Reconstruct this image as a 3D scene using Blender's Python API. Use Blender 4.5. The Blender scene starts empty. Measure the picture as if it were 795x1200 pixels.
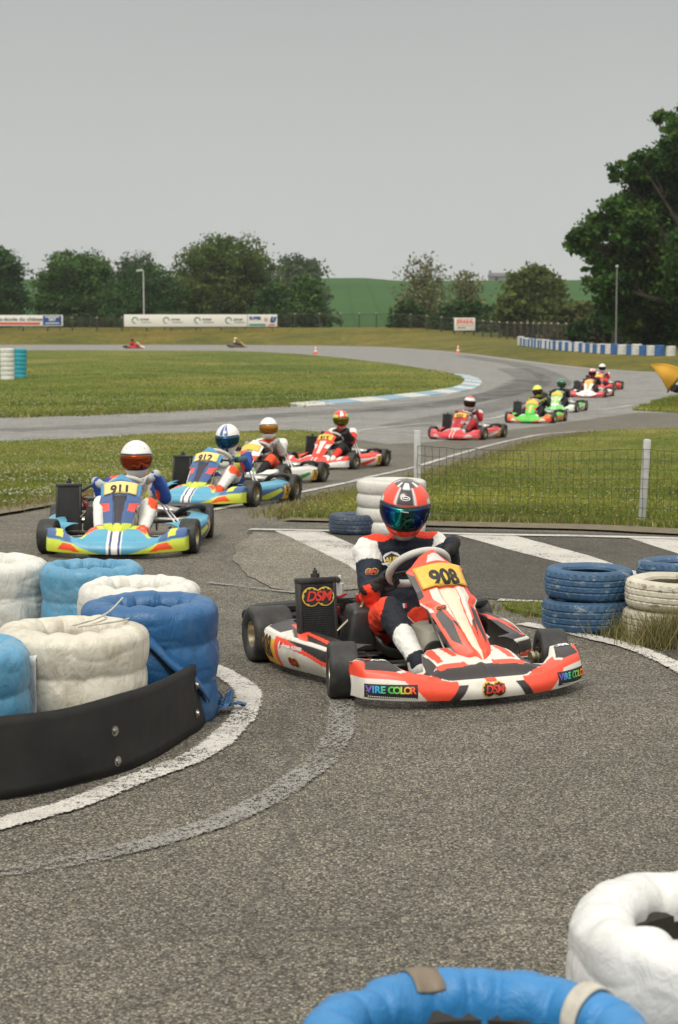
import bpy, bmesh, math, random
import numpy as np
from mathutils import Vector, Matrix, noise
from mathutils.bvhtree import BVHTree
from mathutils.geometry import tessellate_polygon
R = math.radians
random.seed(7); rng = np.random.default_rng(7)
scene = bpy.context.scene
COL = scene.collection
# ------------------------------------------------------------------ camera model
CH = 1.7; FP = 2162.0; PITCH = math.atan(215/FP)
cp, sp = math.cos(PITCH), math.sin(PITCH)
def ray(px, py):
    a = px-397.5; b = 600-py
    return Vector((a, FP*cp + b*sp, -FP*sp + b*cp)).normalized()
GY=[-1e3,15,17,19.3,22,25,29,34,38,48,54,60,75,95,120,1e4]; GZ=[0,0,-.03,-.10,-.24,-.38,-.48,-.53,-.545,-.54,-.49,-.42,-.26,-.10,0,0]
def gz(y):
    # the track dips gently beyond the chicane and climbs back to the far straight
    return np.interp(y, GY, GZ)
def P(px, py, z=0.0):
    d = ray(px, py); lo, hi = .5, 3000.0
    for _ in range(50):
        t=(lo+hi)/2
        if CH+d.z*t < float(gz(d.y*t))+z: hi=t
        else: lo=t
    return Vector((d.x*hi, d.y*hi, z+float(gz(d.y*hi))))
def D(px, py, Y):
    d = ray(px, py); t = Y/d.y
    return Vector((d.x*t, Y, CH+d.z*t))
# ------------------------------------------------------------------ object helpers
def link(o, parent=None):
    COL.objects.link(o)
    if parent: o.parent = parent
    return o
def tag(o, label=None, cat=None, group=None, kind=None):
    if label: o['label'] = label
    if cat: o['category'] = cat
    if group: o['group'] = group
    if kind: o['kind'] = kind
    return o
def empty(name, loc, rz=0):
    o = bpy.data.objects.new(name, None); o.location = loc; o.rotation_euler = (0,0,rz)
    o.empty_display_size = .2
    return link(o)
def mesh_np(name, V, F, mats=(), parent=None, smooth=True, mi=None, col=None):
    """V (n,3), F (m,k) with constant k or a list of faces"""
    me = bpy.data.meshes.new(name)
    V = np.asarray(V, dtype=np.float32)
    if isinstance(F, np.ndarray):
        m, k = F.shape
        me.vertices.add(len(V)); me.vertices.foreach_set('co', V.ravel())
        me.loops.add(m*k); me.loops.foreach_set('vertex_index', F.astype(np.int32).ravel())
        me.polygons.add(m); me.polygons.foreach_set('loop_start', np.arange(0, m*k, k, dtype=np.int32))
        me.update(calc_edges=True)
    else:
        me.from_pydata([tuple(v) for v in V.tolist()], [], F)
    for m_ in mats: me.materials.append(m_)
    if mi is not None: me.polygons.foreach_set('material_index', np.asarray(mi, dtype=np.int32))
    if smooth: me.polygons.foreach_set('use_smooth', np.ones(len(me.polygons), dtype=bool))
    if col is not None:
        at = me.color_attributes.new('Col', 'FLOAT_COLOR', 'POINT')
        c = np.ones((len(V), 4), dtype=np.float32); c[:, :3] = col
        at.data.foreach_set('color', c.ravel())
    me.validate()
    o = bpy.data.objects.new(name, me)
    return link(o, parent)
class MB:
    def __init__(s): s.v=[]; s.f=[]; s.m=[]; s.mats=[]
    def mi(s, mat):
        if mat not in s.mats: s.mats.append(mat)
        return s.mats.index(mat)
    def add(s, V, F, mat, M=None):
        n = len(s.v)
        for v in V:
            v = Vector(v)
            if M is not None: v = M @ v
            s.v.append(tuple(v))
        k = s.mi(mat)
        for f in F: s.f.append([i+n for i in f]); s.m.append(k)
    def box(s, c, d, mat, rot=None, bev=0.0, M=None):
        bm = bmesh.new(); bmesh.ops.create_cube(bm, size=1)
        bmesh.ops.scale(bm, vec=d, verts=bm.verts)
        if bev: bmesh.ops.bevel(bm, geom=list(bm.edges), offset=bev, segments=2, affect='EDGES', profile=.5)
        if rot: bmesh.ops.rotate(bm, cent=(0,0,0), matrix=rot if isinstance(rot, Matrix) else Matrix.Rotation(rot[0],3,'X') if len(rot)==1 else (Matrix.Rotation(rot[2],3,'Z')@Matrix.Rotation(rot[1],3,'Y')@Matrix.Rotation(rot[0],3,'X')), verts=bm.verts)
        bmesh.ops.translate(bm, vec=c, verts=bm.verts)
        bm.verts.index_update()
        s.add([v.co.copy() for v in bm.verts], [[v.index for v in f.verts] for f in bm.faces], mat, M); bm.free()
    def tube(s, pts, r, mat, n=8, closed=False, M=None, smooth=0):
        pts = [Vector(p) for p in pts]
        if smooth: pts = catmull(pts, smooth, closed)
        N = len(pts); rr = r if hasattr(r, '__len__') else [r]*N
        if len(rr) != N: rr = list(np.interp(np.linspace(0,1,N), np.linspace(0,1,len(rr)), rr))
        V=[]; up = None
        for i, p in enumerate(pts):
            a = pts[(i-1)%N] if (closed or i>0) else p; b = pts[(i+1)%N] if (closed or i<N-1) else p
            t = (b-a).normalized()
            if up is None:
                up = Vector((0,0,1)) if abs(t.z)<.9 else Vector((1,0,0))
            x = up - t*up.dot(t)
            if x.length < 1e-6: x = t.orthogonal()
            x.normalize(); y = t.cross(x); up = x
            for k in range(n):
                an = 2*math.pi*k/n
                V.append(p + x*math.cos(an)*rr[i] + y*math.sin(an)*rr[i])
        F=[]
        for i in range(N if closed else N-1):
            j=(i+1)%N
            for k in range(n):
                l=(k+1)%n
                F.append([i*n+k, i*n+l, j*n+l, j*n+k])
        if not closed:
            F.append([k for k in range(n)][::-1]); F.append([(N-1)*n+k for k in range(n)])
        s.add(V, F, mat, M)
    def lathe(s, prof, mat, n=32, M=None, closed=False):
        """prof list of (r, h): revolve round local Z"""
        V=[]; N=len(prof)
        for (r,h) in prof:
            for k in range(n):
                an=2*math.pi*k/n; V.append((r*math.cos(an), r*math.sin(an), h))
        F=[]
        for i in range(N if closed else N-1):
            j=(i+1)%N
            for k in range(n):
                l=(k+1)%n; F.append([i*n+k, i*n+l, j*n+l, j*n+k])
        s.add(V, F, mat, M)
    def ell(s, c, r, mat, n=16, M=None):
        V=[]; F=[]; m=n//2
        for i in range(m+1):
            a=math.pi*i/m
            for k in range(n):
                b=2*math.pi*k/n
                V.append((c[0]+r[0]*math.sin(a)*math.cos(b), c[1]+r[1]*math.sin(a)*math.sin(b), c[2]+r[2]*math.cos(a)))
        for i in range(m):
            for k in range(n):
                l=(k+1)%n; F.append([i*n+k,(i+1)*n+k,(i+1)*n+l,i*n+l])
        s.add(V,F,mat,M)
    def build(s, name, parent=None, smooth=True, sharp=35):
        me = bpy.data.meshes.new(name); me.from_pydata(s.v, [], s.f)
        for m in s.mats: me.materials.append(m)
        me.polygons.foreach_set('material_index', s.m)
        me.validate()
        bm=bmesh.new(); bm.from_mesh(me); bmesh.ops.remove_doubles(bm, verts=bm.verts, dist=1e-5)
        bmesh.ops.recalc_face_normals(bm, faces=bm.faces)
        bm.to_mesh(me); bm.free()
        if smooth:
            me.polygons.foreach_set('use_smooth', np.ones(len(me.polygons), dtype=bool))
            me.set_sharp_from_angle(angle=R(sharp))
        o = bpy.data.objects.new(name, me)
        return link(o, parent)
def catmull(pts, sub, closed=False):
    out=[]; N=len(pts)
    for i in range(N if closed else N-1):
        p1=pts[i]; p2=pts[(i+1)%N]
        p0=pts[(i-1)%N] if (closed or i>0) else p1*2-p2
        p3=pts[(i+2)%N] if (closed or i<N-2) else p2*2-p1
        for k in range(sub):
            t=k/sub
            out.append(.5*((2*p1)+(p2-p0)*t+(2*p0-5*p1+4*p2-p3)*t*t+(3*p1-p0-3*p2+p3)*t*t*t))
    if not closed: out.append(pts[-1])
    return out
def sm(x,a,b):
    t=np.clip((x-a)/(b-a),0,1); return t*t*(3-2*t)
def copy_tree(o, parent=None):
    c=o.copy(); COL.objects.link(c); c.parent=parent
    for ch in list(o.children): copy_tree(ch, c)
    return c
# ------------------------------------------------------------------ materials
def srgb(r,g,b):
    f=lambda c:(c/255/12.92 if c/255<=.04045 else ((c/255+.055)/1.055)**2.4)
    return (f(r),f(g),f(b))
_M={}
def newmat(name):
    m=bpy.data.materials.new(name); m.use_nodes=True
    nt=m.node_tree; return m, nt, nt.nodes['Principled BSDF']
def N(nt, t, **kw):
    n=nt.nodes.new(t)
    for k,v in kw.items():
        if k in n.inputs: n.inputs[k].default_value=v
        else: setattr(n,k,v)
    return n
def mixcol(nt, fac, a, b, mode='MIX'):
    n=nt.nodes.new('ShaderNodeMix'); n.data_type='RGBA'; n.blend_type=mode
    for s_,v in ((n.inputs[0],fac),(n.inputs[6],a),(n.inputs[7],b)):
        if hasattr(v,'links') or isinstance(v,bpy.types.NodeSocket): nt.links.new(v,s_)
        elif isinstance(v,(int,float)): s_.default_value = v if s_.type=='VALUE' else (v,v,v,1)
        else: s_.default_value=(*v[:3],1)
    return n.outputs[2]
def ramp(nt, src, stops):
    n=nt.nodes.new('ShaderNodeValToRGB'); e=n.color_ramp.elements
    while len(e)<len(stops): e.new(.5)
    for i,(p,c) in enumerate(stops):
        e[i].position=p; e[i].color=(*c,1) if hasattr(c,'__len__') else (c,c,c,1)
    nt.links.new(src,n.inputs[0]); return n.outputs[0]
def ocoord(nt, kind='Object', scale=None):
    t=nt.nodes.new('ShaderNodeTexCoord'); s=t.outputs[kind]
    if scale:
        m=nt.nodes.new('ShaderNodeMapping'); m.inputs['Scale'].default_value=scale; nt.links.new(s,m.inputs[0]); s=m.outputs[0]
    return s
def noi(nt, co, scale, detail=3, rough=.55, dist=0):
    n=nt.nodes.new('ShaderNodeTexNoise'); n.inputs['Scale'].default_value=scale; n.inputs['Detail'].default_value=detail
    n.inputs['Roughness'].default_value=rough; n.inputs['Distortion'].default_value=dist; nt.links.new(co,n.inputs['Vector']); return n.outputs[0]
def bump(nt, h, strength, dist, bs):
    b=nt.nodes.new('ShaderNodeBump'); b.inputs['Strength'].default_value=strength; b.inputs['Distance'].default_value=dist
    nt.links.new(h,b.inputs['Height']); nt.links.new(b.outputs[0],bs.inputs['Normal']); return b
def pbr(name, c, rough=.5, metal=0, var=.15, vscale=8, bmp=0, bscale=60, dirt=None, dirtamt=.4, coat=0):
    if name in _M: return _M[name]
    m,nt,bs=newmat(name); co=ocoord(nt)
    n=noi(nt,co,vscale,4)
    c2=tuple(x*(1-var) for x in c); c3=tuple(min(1,x*(1+var)) for x in c)
    out=mixcol(nt,ramp(nt,n,[(.3,0.),(.7,1.)]),c2,c3)
    if dirt:
        n2=noi(nt,co,vscale*.6+2,6,.65); out=mixcol(nt,ramp(nt,n2,[(.45,0.),(.75,dirtamt)]),out,dirt)
    nt.links.new(out,bs.inputs['Base Color'])
    n3=noi(nt,co,vscale*2.3,4); mr=nt.nodes.new('ShaderNodeMapRange'); nt.links.new(n3,mr.inputs[0])
    mr.inputs[3].default_value=max(.02,rough-.08); mr.inputs[4].default_value=min(1,rough+.12); nt.links.new(mr.outputs[0],bs.inputs['Roughness'])
    bs.inputs['Metallic'].default_value=metal
    if coat: bs.inputs['Coat Weight'].default_value=coat; bs.inputs['Coat Roughness'].default_value=.15
    if bmp: bump(nt,noi(nt,co,bscale,4),bmp,.01,bs)
    _M[name]=m; return m
def vcmat(name, rough=.35, dirt=srgb(90,80,68), dirtamt=.35, coat=0, bmp=0, bscale=40, dscale=9):
    """colour from the mesh's own paint attribute, plus scuffs and dust"""
    if name in _M: return _M[name]
    m,nt,bs=newmat(name); co=ocoord(nt)
    a=nt.nodes.new('ShaderNodeAttribute'); a.attribute_name='Col'
    n2=noi(nt,co,dscale,6,.7); out=mixcol(nt,ramp(nt,n2,[(.5,0.),(.8,dirtamt)]),a.outputs['Color'],dirt)
    nt.links.new(out,bs.inputs['Base Color'])
    mr=nt.nodes.new('ShaderNodeMapRange'); nt.links.new(n2,mr.inputs[0])
    mr.inputs[3].default_value=max(.05,rough-.1); mr.inputs[4].default_value=min(1,rough+.25); nt.links.new(mr.outputs[0],bs.inputs['Roughness'])
    if coat: bs.inputs['Coat Weight'].default_value=coat
    if bmp: bump(nt,noi(nt,co,bscale,4),bmp,.01,bs)
    _M[name]=m; return m
# aggregate asphalt: returns colour socket + height
def aggregate(nt, co, tone, warm=(1.10,1.0,.79), scale=130, contrast=1.0):
    v=nt.nodes.new('ShaderNodeTexVoronoi'); v.inputs['Scale'].default_value=scale; nt.links.new(co,v.inputs['Vector'])
    sep=nt.nodes.new('ShaderNodeSeparateColor'); nt.links.new(v.outputs['Color'],sep.inputs[0])
    lo=tuple(tone*(1-.72*contrast)*w for w in warm); mi=tuple(tone*.85*w for w in warm); hi=tuple(tone*(1+1.5*contrast)*w for w in warm)
    st=ramp(nt,sep.outputs[0],[(.0,lo),(.45,mi),(.8,tuple(tone*1.25*w for w in warm)),(1.,hi)])
    d=ramp(nt,v.outputs['Distance'],[(.25,1.),(.75,.25)])
    c=mixcol(nt,1.0,st,d,'MULTIPLY')
    n=noi(nt,co,1.1,5,.6); c=mixcol(nt,1.0,c,ramp(nt,n,[(.3,.80),(.7,1.16)]),'MULTIPLY')
    n=noi(nt,co,7,4,.6); c=mixcol(nt,1.0,c,ramp(nt,n,[(.3,.86),(.7,1.12)]),'MULTIPLY')
    return c, v.outputs['Distance'], n
def asphalt(name, tone, scale=130, contrast=1.0, warm=(1.10,1.0,.79), crack=True, rough=.85):
    m,nt,bs=newmat(name); co=ocoord(nt)
    c,h,n=aggregate(nt,co,tone,warm,scale,contrast)
    if crack:
        v=nt.nodes.new('ShaderNodeTexVoronoi'); v.feature='DISTANCE_TO_EDGE'; v.inputs['Scale'].default_value=.33
        w=nt.nodes.new('ShaderNodeTexNoise'); w.inputs['Scale'].default_value=1.4; w.inputs['Detail'].default_value=5; nt.links.new(co,w.inputs['Vector'])
        mx=mixcol(nt,.35,co,w.outputs['Color'],'ADD'); nt.links.new(mx,v.inputs['Vector'])
        c=mixcol(nt,ramp(nt,v.outputs['Distance'],[(.0,.55),(.006,0.)]),c,(tone*.3,tone*.28,tone*.25))
    nt.links.new(c,bs.inputs['Base Color']); bs.inputs['Roughness'].default_value=rough
    bs.inputs['Specular IOR Level'].default_value=.35
    b=bump(nt,h,.8,.004,bs); b.invert=True
    return m
def paintline(name, tone, white, wear, scale=130, warm=(1.10,1.0,.79), wscale=14, edge=True):
    """white road paint, worn through to the stones; missing paint lets the road show"""
    m,nt,bs=newmat(name); co=ocoord(nt)
    v=nt.nodes.new('ShaderNodeTexVoronoi'); v.inputs['Scale'].default_value=scale; nt.links.new(co,v.inputs['Vector']); h=v.outputs['Distance']
    sep=nt.nodes.new('ShaderNodeSeparateColor'); nt.links.new(v.outputs['Color'],sep.inputs[0])
    nn=noi(nt,co,wscale,6,.75); n2=noi(nt,co,1.7,3)
    def M(op,a,b,c=None):
        n=nt.nodes.new('ShaderNodeMath'); n.operation=op
        for k,x in enumerate((a,b,c)):
            if x is None: continue
            if isinstance(x,(int,float)): n.inputs[k].default_value=x
            else: nt.links.new(x,n.inputs[k])
        return n.outputs[0]
    nn=M('MULTIPLY_ADD',nn,.55,.225); a=M('MULTIPLY_ADD',n2,.5,nn)                 # mean .75
    a=M('MULTIPLY_ADD',sep.outputs[0],.22,a)     # single stones poke through, mean .86
    if edge:
        at=nt.nodes.new('ShaderNodeAttribute'); at.attribute_name='Col'; e=M('SUBTRACT',1.0,at.outputs['Fac']); a=M('MULTIPLY_ADD',e,.42,a)
    f=ramp(nt,a,[(max(0,wear-.04),1.),(min(1,wear+.03),0.)])
    wv=tuple(white*x for x in (1.03,.985,.90))
    wc=mixcol(nt,ramp(nt,h,[(.25,0.),(.7,.5)]),wv,tuple(x*.40 for x in wv))
    wc=mixcol(nt,1.0,wc,ramp(nt,noi(nt,co,5,5,.7),[(.3,.72),(.7,1.08)]),'MULTIPLY')
    nt.links.new(wc,bs.inputs['Base Color']); bs.inputs['Roughness'].default_value=.75
    b=bump(nt,h,.6,.003,bs); b.invert=True
    tr=nt.nodes.new('ShaderNodeBsdfTransparent'); mx=nt.nodes.new('ShaderNodeMixShader'); nt.links.new(f,mx.inputs[0]); nt.links.new(tr.outputs[0],mx.inputs[1]); nt.links.new(bs.outputs[0],mx.inputs[2])
    nt.links.new(mx.outputs[0],nt.nodes['Material Output'].inputs[0])
    return m
def grassmat(name, cols, scale=1.0, fine=60):
    m,nt,bs=newmat(name); co=ocoord(nt)
    a=ramp(nt,noi(nt,co,.22*scale,6,.62),[(.32,cols[0]),(.5,cols[1]),(.68,cols[2])])
    b_=ramp(nt,noi(nt,co,2.2*scale,5,.7),[(.3,.62),(.7,1.35)])
    c=mixcol(nt,1.0,a,b_,'MULTIPLY')
    f=ramp(nt,noi(nt,co,fine,3,.7),[(.3,.5),(.7,1.5)]); c=mixcol(nt,1.0,c,f,'MULTIPLY')
    nt.links.new(c,bs.inputs['Base Color']); bs.inputs['Roughness'].default_value=.9; bs.inputs['Specular IOR Level'].default_value=.15
    bump(nt,noi(nt,co,fine*.5,4,.7),.7,.03,bs)
    return m
# ------------------------------------------------------------------ ground sheets
def poly_sheet(name, pts, z, mat, kind='structure', edge=0, thick=0, rnd=0):
    """flat sheet with outline pts (world xy); edge>0 subdivides & roughens the outline; thick>0 adds a skirt"""
    P2=[Vector((p[0],p[1],0)) for p in pts]
    if edge:
        out=[]; n=len(P2)
        for i in range(n):
            a=P2[i]; b=P2[(i+1)%n]; L=(b-a).length; k=max(1,min(400,int(L/edge)))
            for j in range(k):
                p=a.lerp(b,j/k); t=(b-a).normalized(); nn=Vector((-t.y,t.x,0))
                q=noise.noise(Vector((p.x*1.3,p.y*1.3,3)))+.6*noise.noise(Vector((p.x*5,p.y*5,7)))
                out.append(p+nn*q*rnd)
        P2=out
    bm=bmesh.new(); vs=[bm.verts.new((p.x,p.y,z)) for p in P2]
    tri=tessellate_polygon([[Vector((p.x,p.y,0)) for p in P2]])
    fs=[]
    for t in tri:
        try: fs.append(bm.faces.new([vs[i] for i in t]))
        except ValueError: pass
    bmesh.ops.recalc_face_normals(bm, faces=bm.faces)
    for f in bm.faces:
        f.normal_update()
        if f.normal.z<0: f.normal_flip()
    if thick:
        n=len(vs); lo=[bm.verts.new((v.co.x,v.co.y,z-thick)) for v in vs]
        for i in range(n): bm.faces.new([vs[i],vs[(i+1)%n],lo[(i+1)%n],lo[i]])
    ym=[v.co.y for v in bm.verts]
    for yy in [14,15,16,17,18,19.3,20.5,22,23.5,25,27,29,31.5,34,36,38,41,44,48,51,54,57,60,65,70,75,82,88,95,103,112,120]:
        if min(ym)<yy<max(ym): bmesh.ops.bisect_plane(bm, geom=list(bm.verts)+list(bm.edges)+list(bm.faces), plane_co=(0,yy,0), plane_no=(0,1,0), dist=1e-5)
    for v in bm.verts: v.co.z+=float(gz(v.co.y))
    me=bpy.data.meshes.new(name); bm.to_mesh(me); bm.free(); me.materials.append(mat)
    o=bpy.data.objects.new(name,me); link(o)
    if kind: o['kind']=kind
    return o, P2
def ribbon(name, pts, width, z, mat, kind='structure', sub=10, taper=False):
    pts=catmull([Vector((p[0],p[1],0)) for p in pts], sub); V=[]; C=[]; n=len(pts)
    for i,p in enumerate(pts):
        t=(pts[min(n-1,i+1)]-pts[max(0,i-1)]).normalized(); q=Vector((-t.y,t.x,0))
        w=width if not hasattr(width,'__len__') else float(np.interp(i/(n-1),np.linspace(0,1,len(width)),width))
        j=noise.noise(Vector((p.x*3,p.y*3,1)))*.014+noise.noise(Vector((p.x*17,p.y*17,1)))*.006
        for k,f in ((-.66,0.),(-.42,1.),(0,1.),(.42,1.),(.66,0.)):
            v=p+q*(w*f_(k)+j); V.append((v.x,v.y,z+float(gz(v.y)))); C.append((f,f,f))
    F=[[5*i+k,5*i+5+k,5*i+6+k,5*i+1+k] for i in range(n-1) for k in range(4)]
    o=mesh_np(name,V,F,[mat],smooth=False,col=np.array(C))
    bm=bmesh.new(); bm.from_mesh(o.data)
    for f in bm.faces:
        f.normal_update()
        if f.normal.z<0: f.normal_flip()
    bm.to_mesh(o.data); bm.free()
    if kind: o['kind']=kind
    return o
def f_(k): return k
def inpoly(X, Y, poly):
    c=np.zeros(len(X),bool); n=len(poly)
    for i in range(n):
        x1,y1=poly[i][0],poly[i][1]; x2,y2=poly[(i+1)%n][0],poly[(i+1)%n][1]
        with np.errstate(divide='ignore',invalid='ignore'):
            k=((y1>Y)!=(y2>Y))&(X<(x2-x1)*(Y-y1)/(y2-y1+1e-12)+x1)
        c^=k
    return c
# ------------------------------------------------------------------ text and decals
_T={}
def text2d(body, size=1.0, bold=0.0, shear=0.0, spacing=1.0, sx=1.0):
    key=(body,size,bold,shear,spacing,sx)
    if key in _T: return _T[key]
    cu=bpy.data.curves.new('t','FONT'); cu.body=body; cu.size=size; cu.offset=bold; cu.shear=shear
    cu.space_character=spacing; cu.align_x='CENTER'; cu.align_y='CENTER'; cu.resolution_u=4
    ob=bpy.data.objects.new('t',cu); COL.objects.link(ob)
    dg=bpy.context.evaluated_depsgraph_get(); dg.update()
    me=bpy.data.meshes.new_from_object(ob.evaluated_get(dg))
    V=[(v.co.x*sx,v.co.y) for v in me.vertices]; F=[list(p.vertices) for p in me.polygons]
    bpy.data.objects.remove(ob); bpy.data.meshes.remove(me); bpy.data.curves.remove(cu)
    _T[key]=(V,F); return V,F
def disc2d(c, r, n=28, gear=0, ga=.1, ry=None, r0=0):
    V=[]; ry=ry or r
    for i in range(n*(2 if gear else 1)):
        a=2*math.pi*i/(n*(2 if gear else 1)); k=1+(ga*math.copysign(1,math.sin(a*gear)) if gear else 0)
        V.append((c[0]+r*k*math.cos(a), c[1]+ry*k*math.sin(a)))
    if r0:
        m=len(V); V+= [(c[0]+r0*math.cos(2*math.pi*i/m), c[1]+r0*math.sin(2*math.pi*i/m)) for i in range(m)]
        return V,[[i,(i+1)%m,m+(i+1)%m,m+i] for i in range(m)]
    return V,[list(range(len(V)))]
def poly2d(pts): return [tuple(p) for p in pts],[list(range(len(pts)))]
def xf(sh, s=1, t=(0,0), rot=0):
    c,d=math.cos(rot),math.sin(rot)
    return [((x*c-y*d)*s+t[0],(x*d+y*c)*s+t[1]) for x,y in sh[0]], sh[1]
def decal(name, target, items, center, xd, yd, parent=None, off=.0025, maxedge=.02, back=.3):
    """project flat coloured shapes onto target mesh along -(xd x yd)"""
    me=target.data; bvh=BVHTree.FromPolygons([v.co.copy() for v in me.vertices],[list(p.vertices) for p in me.polygons])
    c=Vector(center); xd=Vector(xd).normalized(); yd=Vector(yd).normalized(); nd=xd.cross(yd).normalized()
    yd=nd.cross(xd).normalized()
    bm=bmesh.new(); mats=[]
    for lv,(sh,mat) in enumerate(items):
        if mat not in mats: mats.append(mat)
        vs=[bm.verts.new((x,y,lv)) for x,y in sh[0]]
        for f in sh[1]:
            try:
                ff=bm.faces.new([vs[i] for i in f]); ff.material_index=mats.index(mat)
            except ValueError: pass
    bmesh.ops.triangulate(bm, faces=list(bm.faces))
    for _ in range(6):
        es=[e for e in bm.edges if e.calc_length()>maxedge]
        if not es: break
        bmesh.ops.subdivide_edges(bm, edges=es, cuts=1, use_grid_fill=False)
        bmesh.ops.triangulate(bm, faces=list(bm.faces))
    dead=[]
    for v in bm.verts:
        lv=v.co.z; p=c+xd*v.co.x+yd*v.co.y
        h,n_,_,_=bvh.ray_cast(p+nd*back,-nd,back*2.2)
        if h is None: dead.append(v); continue
        v.co=h+nd*(off+lv*.0012)
    bmesh.ops.delete(bm, geom=dead, context='VERTS')
    for f in bm.faces:
        f.normal_update()
        if f.normal.dot(nd)<0: f.normal_flip()
    me2=bpy.data.meshes.new(name); bm.to_mesh(me2); bm.free()
    for m in mats: me2.materials.append(m)
    o=bpy.data.objects.new(name,me2); return link(o, parent or target)
HAZE=0.0002; SKY=0.12; SUN=1.5; EXPO=0.46
# ================================================================== KARTS AND DRIVERS
RUB=pbr('rubber',(.022,.021,.020),.62,var=.35,vscale=14,bmp=.25,bscale=90,dirt=(.10,.09,.075),dirtamt=.55)
STEEL=pbr('steel',(.42,.41,.38),.3,1,bmp=.05,dirt=(.1,.08,.06))
GOLD=pbr('rim alloy',(.46,.40,.27),.38,.9,dirt=(.08,.07,.05))
BLACKP=pbr('black plastic',(.018,.018,.018),.42,var=.3,bmp=.15,dirt=(.10,.09,.08),dirtamt=.3)
BLACKM=pbr('black metal',(.03,.03,.03),.35,.4,var=.3,dirt=(.12,.10,.08),dirtamt=.3)
TANK=pbr('milky tank',(.45,.42,.35),.35,var=.12,vscale=5,dirt=(.2,.17,.12))
REDP=pbr('red anodised',(.5,.03,.03),.35,.3)
YEL=pbr('plate yellow',srgb(232,180,58),.45,var=.1,dirt=(.3,.22,.1),dirtamt=.3)
CREAM=pbr('plate cream',srgb(236,212,140),.45,var=.1,dirt=(.3,.22,.1),dirtamt=.2)
INK=pbr('ink black',(.02,.018,.018),.5)
INKW=pbr('ink white',(.75,.74,.72),.5,var=.05)
INKR=pbr('ink red',(.62,.035,.02),.5,var=.05)
INKY=pbr('ink yellow',(.62,.42,.05),.5,var=.05)
CHROM=pbr('wheel grip',(.52,.50,.46),.5,var=.15,bmp=.2)
WEB=pbr('frame paint',(.05,.05,.05),.3,.5)
BACK=pbr('shell back',(.30,.29,.27),.5,var=.15,dirt=(.12,.10,.08))
BODY=vcmat('bodywork',.32,dirtamt=.34)
SUITM=vcmat('race suit',.75,dirtamt=.12,bmp=.55,bscale=22)
HELM=vcmat('helmet paint',.14,dirtamt=.05,coat=.6)
def vism(name,c,metal=.9,rough=.08):
    m=pbr(name,c,rough,metal,var=.3,vscale=5); return m
ORANGE=srgb(240,80,54); DARK=srgb(48,42,42); WHITE=srgb(214,209,198); NAVY=srgb(24,32,46)

def panel(name,S,us,vs,colfn,parent,thick=.006,mat=BODY,flip=False):
    U,Vv=np.meshgrid(us,vs,indexing='ij'); X=S(U,Vv); nu,nv=U.shape
    V=np.stack([x.ravel() for x in X],1)
    i=np.arange(nu-1)[:,None]*nv+np.arange(nv-1)[None,:]; i=i.ravel()
    F=np.stack([i,i+nv,i+nv+1,i+1],1)
    if flip: F=F[:,::-1]
    C=colfn(U.ravel(),Vv.ravel())
    o=mesh_np(name,V,F,[mat],parent,col=C)
    md=o.modifiers.new('shell','SOLIDIFY'); md.thickness=thick; md.offset=-1
    o.data.materials.append(BACK); md.material_offset=1
    return o
def livery(base,shapes,symm=True):
    def f(u,v):
        a=np.abs(u) if symm else u
        C=np.tile(np.array(base,float),(len(a),1))
        for s in shapes:
            C[inpoly(a,v,s[1])]=s[0]
        return C
    return f
FW=[.57]
def fairingS(U,V):
    a=np.abs(U); x=FW[0]*U
    yf=-.93+.20*a**3+.07*sm(a,.93,1.0)
    x=x-np.sign(U)*.012*sm(a,.95,1)
    yc=yf+.018; zb=.035+.012*a; zc=.115+.045*sm(a,.30,.85)
    ks=[0,.2,.30,.38,.46,.56,.66,.72,.92,1]
    yr=np.interp(a,ks,[-.615,-.615,-.62,-.66,-.77,-.79,-.74,-.69,-.65,-.66]); zr=np.interp(a,ks,[.222,.222,.218,.200,.150,.145,.17,.205,.212,.195])
    w=np.clip(V/.4,0,1); t=np.clip((V-.4)/.6,0,1)
    y=np.where(V<.4, yf+(yc-yf)*w-.016*np.sin(np.pi*w), yc+(yr-yc)*t)
    z=np.where(V<.4, zb+(zc-zb)*w, zc+(zr-zc)*(t**.8)+.012*np.sin(np.pi*t)*(a<2))
    z=z+.010*sm(a,.05,0)*np.sin(np.pi*t)+(-.012)*sm(t,0,.12)*sm(t,.3,.12)*(a<.5)
    return x,y,z
def nassW(v): return np.interp(v,[0,.03,.09,.18,.30,.45,.50,.55,.66,.80,.855,.90,.95,1.0],[.01,.045,.082,.104,.114,.126,.130,.158,.150,.156,.160,.118,.085,.05])
NH=[.475]
def nassS(U,V):
    w=nassW(V); x=w*U
    y0=-.775+.50*V+.03*np.sin(np.pi*V); z0=.135+NH[0]*V**.92
    b=.062*(1-np.abs(U)**1.6)*np.interp(V,[0,.1,.5,1],[.35,.9,1,.8])
    rec=-.022*sm(np.abs(U),.42,.24)*sm(V,.03,.16)*sm(V,.70,.64)
    b=b+rec
    n=(-.70,.71)
    return x, y0+b*n[0], z0+b*n[1]
def podS(sgn):
    def S(U,V):
        y=-.37+.745*U
        xo=.54+.105*sm(U,0,.8)-.03*sm(U,.93,1.0)
        zt=.185+.02*U; zb=.035+.01*(1-U)
        w=np.clip(V/.6,0,1); t=np.clip((V-.6)/.4,0,1)
        x=np.where(V<.6, xo-.035*(1-w)**2+.012*np.sin(np.pi*w)-.012*w**4, xo-.012-(.15-.05*(1-U))*t)
        z=np.where(V<.6, zb+(zt-zb)*w, zt+.028*np.sin(t*np.pi*.6))
        x=x-.10*sm(U,.12,0)*(1-.0*V)
        return sgn*x,y,z
    return S
_cache={}
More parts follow.
